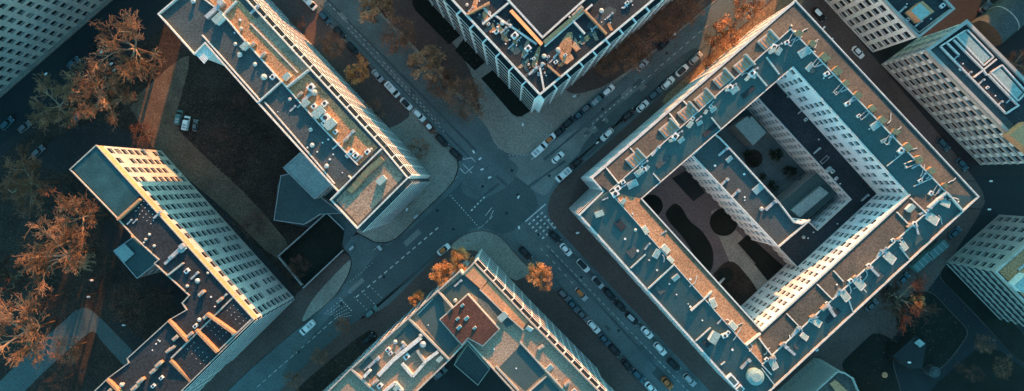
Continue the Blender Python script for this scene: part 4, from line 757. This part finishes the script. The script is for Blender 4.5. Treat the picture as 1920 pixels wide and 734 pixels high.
# ------------------------------------------------------------------ vehicles
def rr(l, w_, z, x=0, k=.32):
    r = w_ * k; pts = []
    for cx, cy, a in ((l / 2 - r, w_ / 2 - r, 0), (-l / 2 + r, w_ / 2 - r, 90), (-l / 2 + r, -w_ / 2 + r, 180), (l / 2 - r, -w_ / 2 + r, 270)):
        for i in range(4): t = R(a + i * 30); pts.append((x + cx + r * math.cos(t), cy + r * math.sin(t), z))
    return pts
def paintm(n, c): return mat('car_' + n, c, .32, .06, 1, spec=.5, fine=.02)
PC = dict(white=(.88, .88, .86), silver=(.42, .44, .45), black=(.015, .016, .018), grey=(.12, .13, .14), blue=(.04, .10, .13), orange=(.55, .16, .04), green=(.09, .17, .17), brown=(.16, .06, .03))
head = mat('headlight_glass', (.7, .7, .68), .2, .05); tail = mat('tail_light_red', (.35, .02, .01), .3, .05)
PROTO = {}
def car(px, py, ang, kind, colr, lab, group, cat='car', s=1.0, roofc=None):
    key = (kind, colr, roofc); pos = W(px + random.uniform(-.9, .9), py + random.uniform(-.9, .9), GZ)
    nm = {'hatch': 'parked_car', 'wagon': 'parked_car', 'van': 'delivery_van', 'truck': 'box_trailer'}[kind]
    if key not in PROTO:
        pm = paintm(colr, PC[colr]); rm = paintm(roofc, PC[roofc]) if roofc else pm
        root = empty(nm, (0, 0, 0), lab, cat, group); q = lambda m_, n, mm: m_.build(n, mm, root)
        b = M(); L = {'hatch': 4.3, 'wagon': 4.6, 'van': 5.2, 'truck': 6.5}[kind]; wd = {'hatch': 1.82, 'wagon': 1.84, 'van': 2.0, 'truck': 2.4}[kind]
        if kind in ('hatch', 'wagon'):
            b.loft([rr(L * .96, wd * .92, .22), rr(L, wd, .45), rr(L * .985, wd * .98, .72), rr(L * .94, wd * .88, .9)]); q(b, 'body', pm)
            gl, gx, rl, rx = (2.55, -.25, 1.5, -.35) if kind == 'hatch' else (3.1, -.45, 2.1, -.55)
            b = M(); b.loft([rr(gl, wd * .84, .88, gx, .2), rr(rl + .25, wd * .72, 1.36, rx, .2)]); q(b, 'windows', glass)
            b = M(); b.loft([rr(rl + .12, wd * .70, 1.35, rx, .25), rr(rl, wd * .64, 1.43, rx, .25)]); q(b, 'roof', rm)
            b = M(); b.loft([rr(.95, wd * .7, .88, L * .5 - .72, .2), rr(.8, wd * .62, .95, L * .5 - .74, .2)]); q(b, 'bonnet', pm)
        elif kind == 'van':
            b.loft([rr(L * .97, wd * .94, .25, 0, .15), rr(L, wd, .5, 0, .15), rr(L * .98, wd * .98, 1.05, 0, .15)]); q(b, 'body', pm)
            b = M(); b.loft([rr(4.1, wd * .96, 1.03, -.5, .15), rr(3.5, wd * .86, 1.95, -.75, .15)]); q(b, 'cargo_body', rm)
            b = M(); b.loft([rr(.8, wd * .86, 1.04, 1.5, .12), rr(.35, wd * .78, 1.75, 1.15, .12)]); q(b, 'windscreen', glass)
            for i in (-1.2, 0): b = M(); b.box((-.7 + i * .8, 0, 1.94), (.7, 1.2, .1)); q(b, 'roof_panel', metal)
        else:
            b.box((0, 0, .9), (L, wd, 2.1)); q(b, 'box', pm)
            for i in range(4): b = M(); b.box((-L / 2 + .9 + i * 1.55, 0, 2.98), (.12, wd * .96, .08)); q(b, 'roof_rib', metal)
            b = M(); b.box((0, 0, .6), (L * .95, .8, .3)); b.tube((L / 2, 0, .75), (L / 2 + 1, 0, .6), .08); q(b, 'chassis', dark)
        for sx in (-1, 1):
            for sy in (-1, 1):
                b = M(); x, y = sx * L * .31, sy * (wd / 2 - .1); b.tube((x, y - .11, .32), (x, y + .11, .32), .32, n=10); q(b, 'wheel', rubber)
        if kind != 'truck':
            for sy in (-1, 1):
                b = M(); b.box((L / 2 - .16, sy * wd * .34, .6), (.22, .36, .16)); q(b, 'headlight', head); b = M(); b.box((-L / 2 + .1, sy * wd * .36, .62), (.16, .3, .18)); q(b, 'tail_light', tail)
                b = M(); b.box((L * .16, sy * (wd / 2 + .06), .9), (.16, .2, .14)); q(b, 'mirror', pm)
        PROTO[key] = root
    else: root = copy_tree(PROTO[key])
    root['label'] = lab; root['group'] = group; root['category'] = cat; root.location = pos; root.rotation_euler.z = R(ang) + random.uniform(-.055, .055); root.scale = (s, s, s)
GZ = .02
SE, NW, NE, SW = -46, 134, 42, 222
g = 'cars parked along the north-west road'
for px, py, a, k, c, lab, *x in ((582, 6, SE, 'van', 'white', 'white van with roof panels at the top edge beside the brown tree'), (609, 34, SE, 'wagon', 'blue', 'blue-green estate car outlined in pale trim below the white van'), (637, 61, SE, 'hatch', 'black', 'black car just beside the brown round tree'), (662, 91, SE, 'wagon', 'black', 'black estate car half under the brown round tree'), (682, 114, SE, 'hatch', 'orange', 'orange car with pale tail under the small orange tree'), (709, 143, SE, 'hatch', 'silver', 'dull silver car behind the orange one'), (736, 169, SE, 'van', 'white', 'white delivery van fourth from the corner'), (763, 196, SE, 'hatch', 'white', 'white car with black roof behind the white van', 'black'), (786, 216, SE, 'wagon', 'white', 'plain white estate car with black windows before the brown car'), (806, 240, SE, 'hatch', 'brown', 'brown car with white roof third from the pavement corner', 'white'), (830, 265, SE, 'wagon', 'black', 'black estate car second from the pavement corner'), (855, 291, SE, 'wagon', 'black', 'black estate car right at the pavement corner')):
    car(px, py, a, k, c, lab, g, roofc=x[0] if x else None)
g = 'cars parked along the north-east road'
for px, py, a, k, c, lab, *x in ((1011, 281, NE, 'van', 'white', 'white van parked nearest the junction on the pavement side'), (1031, 262, NE, 'hatch', 'white', 'white car with orange roof behind the nearest white van', 'orange'), (1049, 247, NE, 'hatch', 'black', 'black car behind the orange-roofed one'), (1067, 231, NE, 'wagon', 'black', 'black estate car in the middle of the dark row'), (1085, 216, NE, 'hatch', 'blue', 'dark blue-green car in the dark row'), (1100, 202, NE, 'wagon', 'grey', 'dark grey estate car before the pale green car'), (1119, 188, NE, 'van', 'green', 'pale green van between the dark row and the white car'), (1140, 171, NE, 'wagon', 'white', 'white estate car at the end of the row under brown trees'), (1203, 123, NE, 'hatch', 'silver', 'silver car half hidden by the brown trees'), (1243, 84, NE, 'hatch', 'black', 'lone black car near the top of the north-east road'),
 (1178, 216, NE, 'wagon', 'black', 'black estate car first in the row facing the white parapet'), (1203, 200, NE, 'hatch', 'white', 'white car with black windows behind the first black one'), (1227, 178, NE, 'wagon', 'blue', 'dark blue-green car between two white ones by the parapet'), (1252, 156, NE, 'wagon', 'white', 'white estate car in the middle of the parapet row'), (1278, 133, NE, 'hatch', 'white', 'white hatchback with black roof in the parapet row', 'black'), (1303, 110, NE, 'wagon', 'silver', 'silver estate car last of the parapet row under the orange tree')):
    car(px, py, a, k, c, lab, g, roofc=x[0] if x else None)
g = 'cars driving through the junction'
for px, py, a, k, c, lab, *x in ((1045, 296, NE, 'hatch', 'white', 'white car with dark windows driving out of the junction'), (1138, 253, SW, 'wagon', 'white', 'white estate car driving alone along the parapet pavement'), (1056, 328, SW, 'van', 'white', 'white van waiting at the east corner'), (1080, 307, SW, 'hatch', 'black', 'black car behind the waiting white van'), (578, 614, SW, 'van', 'white', 'white van driving down the wide lower road'), (832, 468, NE, 'hatch', 'white', 'white car with orange roof stopped beside the bright orange trees', 'orange'), (697, 584, NE, 'wagon', 'green', 'pale green car in the bay beside the small brown tree'), (985, 474, SE, 'wagon', 'black', 'black estate car at the south pavement corner'), (1090, 551, SE, 'wagon', 'silver', 'silver car with orange bonnet in the lower road', 'orange'), (1250, 717, SE, 'hatch', 'orange', 'orange car with pale tail near the bottom edge'), (692, 634, NE, 'hatch', 'black', 'black car on the dark verge by the terraced block'), (1606, 99, SE, 'hatch', 'white', 'white car with two dark windows outside the gridded office blocks'), (1533, 28, SE, 'wagon', 'black', 'black car with pale ends beside the courtyard block', 'white')):
    car(px, py, a, k, c, lab, g, roofc=x[0] if x else None)
g = 'cars parked along the south-east road'
for px, py, a, k, c, lab, *x in ((1040, 444, SE, 'hatch', 'black', 'black car parked right behind the painted crossing'), (1061, 467, SE, 'hatch', 'white', 'white car with dark windows second behind the painted crossing'), (1093, 497, SE, 'wagon', 'white', 'white estate car with black roof third behind the crossing', 'black'), (1120, 529, SE, 'hatch', 'silver', 'silver car with black roof fourth behind the crossing', 'black'), (1143, 552, SE, 'wagon', 'black', 'black estate car fifth behind the crossing'), (1163, 574, SE, 'hatch', 'black', 'black hatchback sixth behind the crossing'), (1184, 597, SE, 'wagon', 'black', 'black estate car with silver roof just above two white cars', 'silver'), (1212, 623, SE, 'hatch', 'white', 'white hatchback above the white estate in the lower row'), (1236, 653, SE, 'wagon', 'white', 'white estate car below the white hatchback'), (1262, 682, SE, 'wagon', 'black', 'black estate car between the white cars and the last silver one'), (1292, 712, SE, 'wagon', 'silver', 'silver estate car at the bottom edge beside the courtyard block'),
 (1057, 552, SE, 'wagon', 'grey', 'grey car at the head of the row below the orange tree'), (1074, 572, SE, 'hatch', 'blue', 'dim blue-green hatchback second below the orange tree'), (1091, 590, SE, 'hatch', 'grey', 'grey hatchback third below the orange tree'), (1112, 612, SE, 'wagon', 'white', 'white estate car in the row by the white facade'), (1133, 636, SE, 'hatch', 'blue', 'blue-green hatchback behind the white estate by the facade'), (1151, 655, SE, 'wagon', 'black', 'black car behind the blue-green hatchback'), (1176, 683, SE, 'hatch', 'black', 'black hatchback near the bottom of the facade row'), (1196, 704, SE, 'wagon', 'blue', 'dark blue-green estate near the bottom edge'), (1220, 727, SE, 'hatch', 'white', 'white car cut by the bottom edge in the facade row')):
    car(px, py, a, k, c, lab, g, roofc=x[0] if x else None)
g = 'vehicles in the dark side streets'
for px, py, a, k, c, lab, *x in ((140, 118, NE, 'hatch', 'blue', 'pale-edged blue car driving past the white corner tower'), (182, 82, NE, 'hatch', 'black', 'black car parked beneath the top left bare tree'), (16, 232, NE, 'wagon', 'blue', 'blue-green estate car at the left edge of the dark street'), (50, 238, NE, 'hatch', 'grey', 'grey hatchback behind the estate at the left edge'), (75, 284, NE, 'hatch', 'grey', 'grey car parked above the reddish bare tree'), (152, 216, NE, 'hatch', 'grey', 'grey car half under the bare trees on the dark street'),
 (337, 222, 80, 'van', 'green', 'pale green van left of the parked trio in the courtyard lawn'), (351, 232, 80, 'van', 'white', 'white van in the middle of the parked trio in the courtyard lawn'), (368, 236, 80, 'hatch', 'grey', 'grey hatchback right of the parked trio in the courtyard lawn'),
 (1766, 272, SE, 'wagon', 'blue', 'blue-green estate car below the gridded office facade'), (1801, 309, SE, 'hatch', 'blue', 'blue-green hatchback further down below the office facade'), (1787, 436, NE, 'hatch', 'blue', 'small blue-green car near the east corner of the courtyard block'), (1691, 524, NE, 'hatch', 'blue', 'blue-green car below the two pale trailers'), (1632, 572, NE, 'hatch', 'grey', 'grey car in the alley under the south-east wing'), (1661, 545, NE, 'hatch', 'black', 'black car in the alley between the grey and blue-green ones'),
 (1720, 490, NE, 'truck', 'green', 'pale green box trailer, lower left of the pair below the courtyard block'), (1748, 467, NE, 'truck', 'green', 'pale green box trailer, upper right of the pair below the courtyard block'), (1845, 15, NE, 'hatch', 'grey', 'grey car beside the barrel-vaulted hall'), (826, 700, NE, 'wagon', 'grey', 'grey car in the courtyard behind the terraced block'), (1662, 5, NE, 'hatch', 'green', 'pale green car on the roof deck of the top right office block')):
    if lab.startswith('pale green car on the roof'): continue
    car(px, py, a, k, c, lab, g, s=.82 if 'trio' in lab else 1, cat='trailer' if k == 'truck' else 'van' if k == 'van' else 'car', roofc=x[0] if x else None)

# ------------------------------------------------------------------ street lamps
def lamp_proto():
    root = empty('street_lamp', (0, 0, 0), '', 'street lamp'); a = M(); a.tube((0, 0, 0), (0, 0, 7.5), .11, .07, 7); a.build('pole', dark, root)
    a = M(); a.tube((0, 0, 7.45), (1.5, 0, 7.7), .05, n=5); a.build('arm', dark, root); a = M(); a.loft([rr(1.0, .5, 7.62, 1.7, .4), rr(.8, .4, 7.82, 1.7, .4)]); a.build('lamp_head', white, root); return root
lp = lamp_proto(); first = True
for px, py, a, lab in ((918, 333, 20, 'street lamp over the middle of the junction'), (904, 318, 200, 'street lamp just north-west of the junction centre'), (972, 370, 60, 'street lamp on the east side of the junction centre'), (973, 427, 100, 'street lamp by the painted crossing'), (888, 285, 300, 'street lamp at the end of the north-west dashed line'), (900, 298, 40, 'street lamp beside the stop line north-west'),
    (980, 234, 90, 'street lamp on the north corner pavement'), (1077, 181, 200, 'street lamp on pavement under the lattice facade corner'), (763, 393, 250, 'street lamp on the west corner pavement'), (1083, 437, 10, 'street lamp on pavement by the block west corner'), (1120, 268, 40, 'street lamp between driving white car and parapet'), (1265, 65, 220, 'street lamp between brown trees on the north-east road'),
    (190, 98, 40, 'upper street lamp beside the top left bare tree'), (209, 120, 40, 'middle street lamp below the top left bare tree'), (214, 132, 40, 'lower street lamp below the top left bare tree'), (86, 139, 40, 'street lamp alone in the dark street'), (172, 526, 0, 'street lamp beside the large golden bare tree'), (166, 557, 0, 'street lamp above the driveway bend'), (232, 610, 0, 'street lamp on the short path near the slab'),
    (1780, 405, 0, 'lamp near the east corner of the courtyard block'), (1855, 393, 0, 'lamp in the dark street at the right'), (1560, 74, 45, 'street lamp in the side street by the office blocks'), (1545, 52, 45, 'street lamp opposite the black car of the side street'), (1705, 680, 0, 'lamp beside the garden kiosk'), (1858, 340, 0, 'lamp on the dark pavement below the office block'), (1532, 657, 30, 'street lamp along the south-east wing')):
    o = lp if first else copy_tree(lp); first = False
    p = W(px, py, 7.7); t = R(a); o.location = (p.x - math.cos(t) * 1.7, p.y - math.sin(t) * 1.7, .1); o.rotation_euler.z = t; o['label'] = lab; o['group'] = 'street lamps'
for px, py, lab in ((661, 337 + 128, 'grey utility box at the mouth of the side road'), (713, 465, 'small pale roadside cabinet in the wide lower road'), (781, 406, 'small green advertising kiosk on the west corner pavement')):
    p = W(px, py, .1); o = empty('utility_cabinet', p, lab, 'cabinet', 'street cabinets'); a = M(); a.box(p, (1.5, .6, 1.3), AXR + (R(90) if px == 713 else 0)); a.build('housing', white if px == 713 else roof_teal, o); a = M(); a.box(p + Vector((0, 0, 1.3)), (1.6, .7, .1), AXR + (R(90) if px == 713 else 0)); a.build('lid', metal, o)

# fallen leaves on lawns and pavements
m_ = M(); rnd = random.Random(5)
for cx_, cy_, sx_, sy_, n_ in ((250, 180, 110, 90, 900), (90, 420, 110, 140, 1200), (60, 640, 90, 90, 700), (420, 280, 90, 110, 900), (240, 600, 60, 60, 400), (440, 420, 60, 70, 400), (660, 120, 60, 90, 500), (840, 150, 50, 60, 600), (1210, 90, 90, 70, 900), (1390, 50, 60, 60, 700), (1700, 600, 90, 80, 600), (850, 500, 50, 40, 300), (620, 650, 80, 60, 400)):
    for _ in range(n_):
        c = hit(rnd.gauss(cx_, sx_ * .55), rnd.gauss(cy_, sy_ * .55))
        if c.z > .3: continue
        c = c + Vector((0, 0, .015 + rnd.random() * .01)); t = rnd.random() * 3; s_ = rnd.uniform(.1, .22); u = Vector((math.cos(t), math.sin(t), 0)) * s_; q = Vector((-u.y, u.x, 0)) * .7
        m_.quad(c - u, c - q, c + u, c + q)
m_.build('fallen_leaves', leafm('leaf_litter', (.11, .055, .035), (.16, .085, .05)), None, kind='stuff')
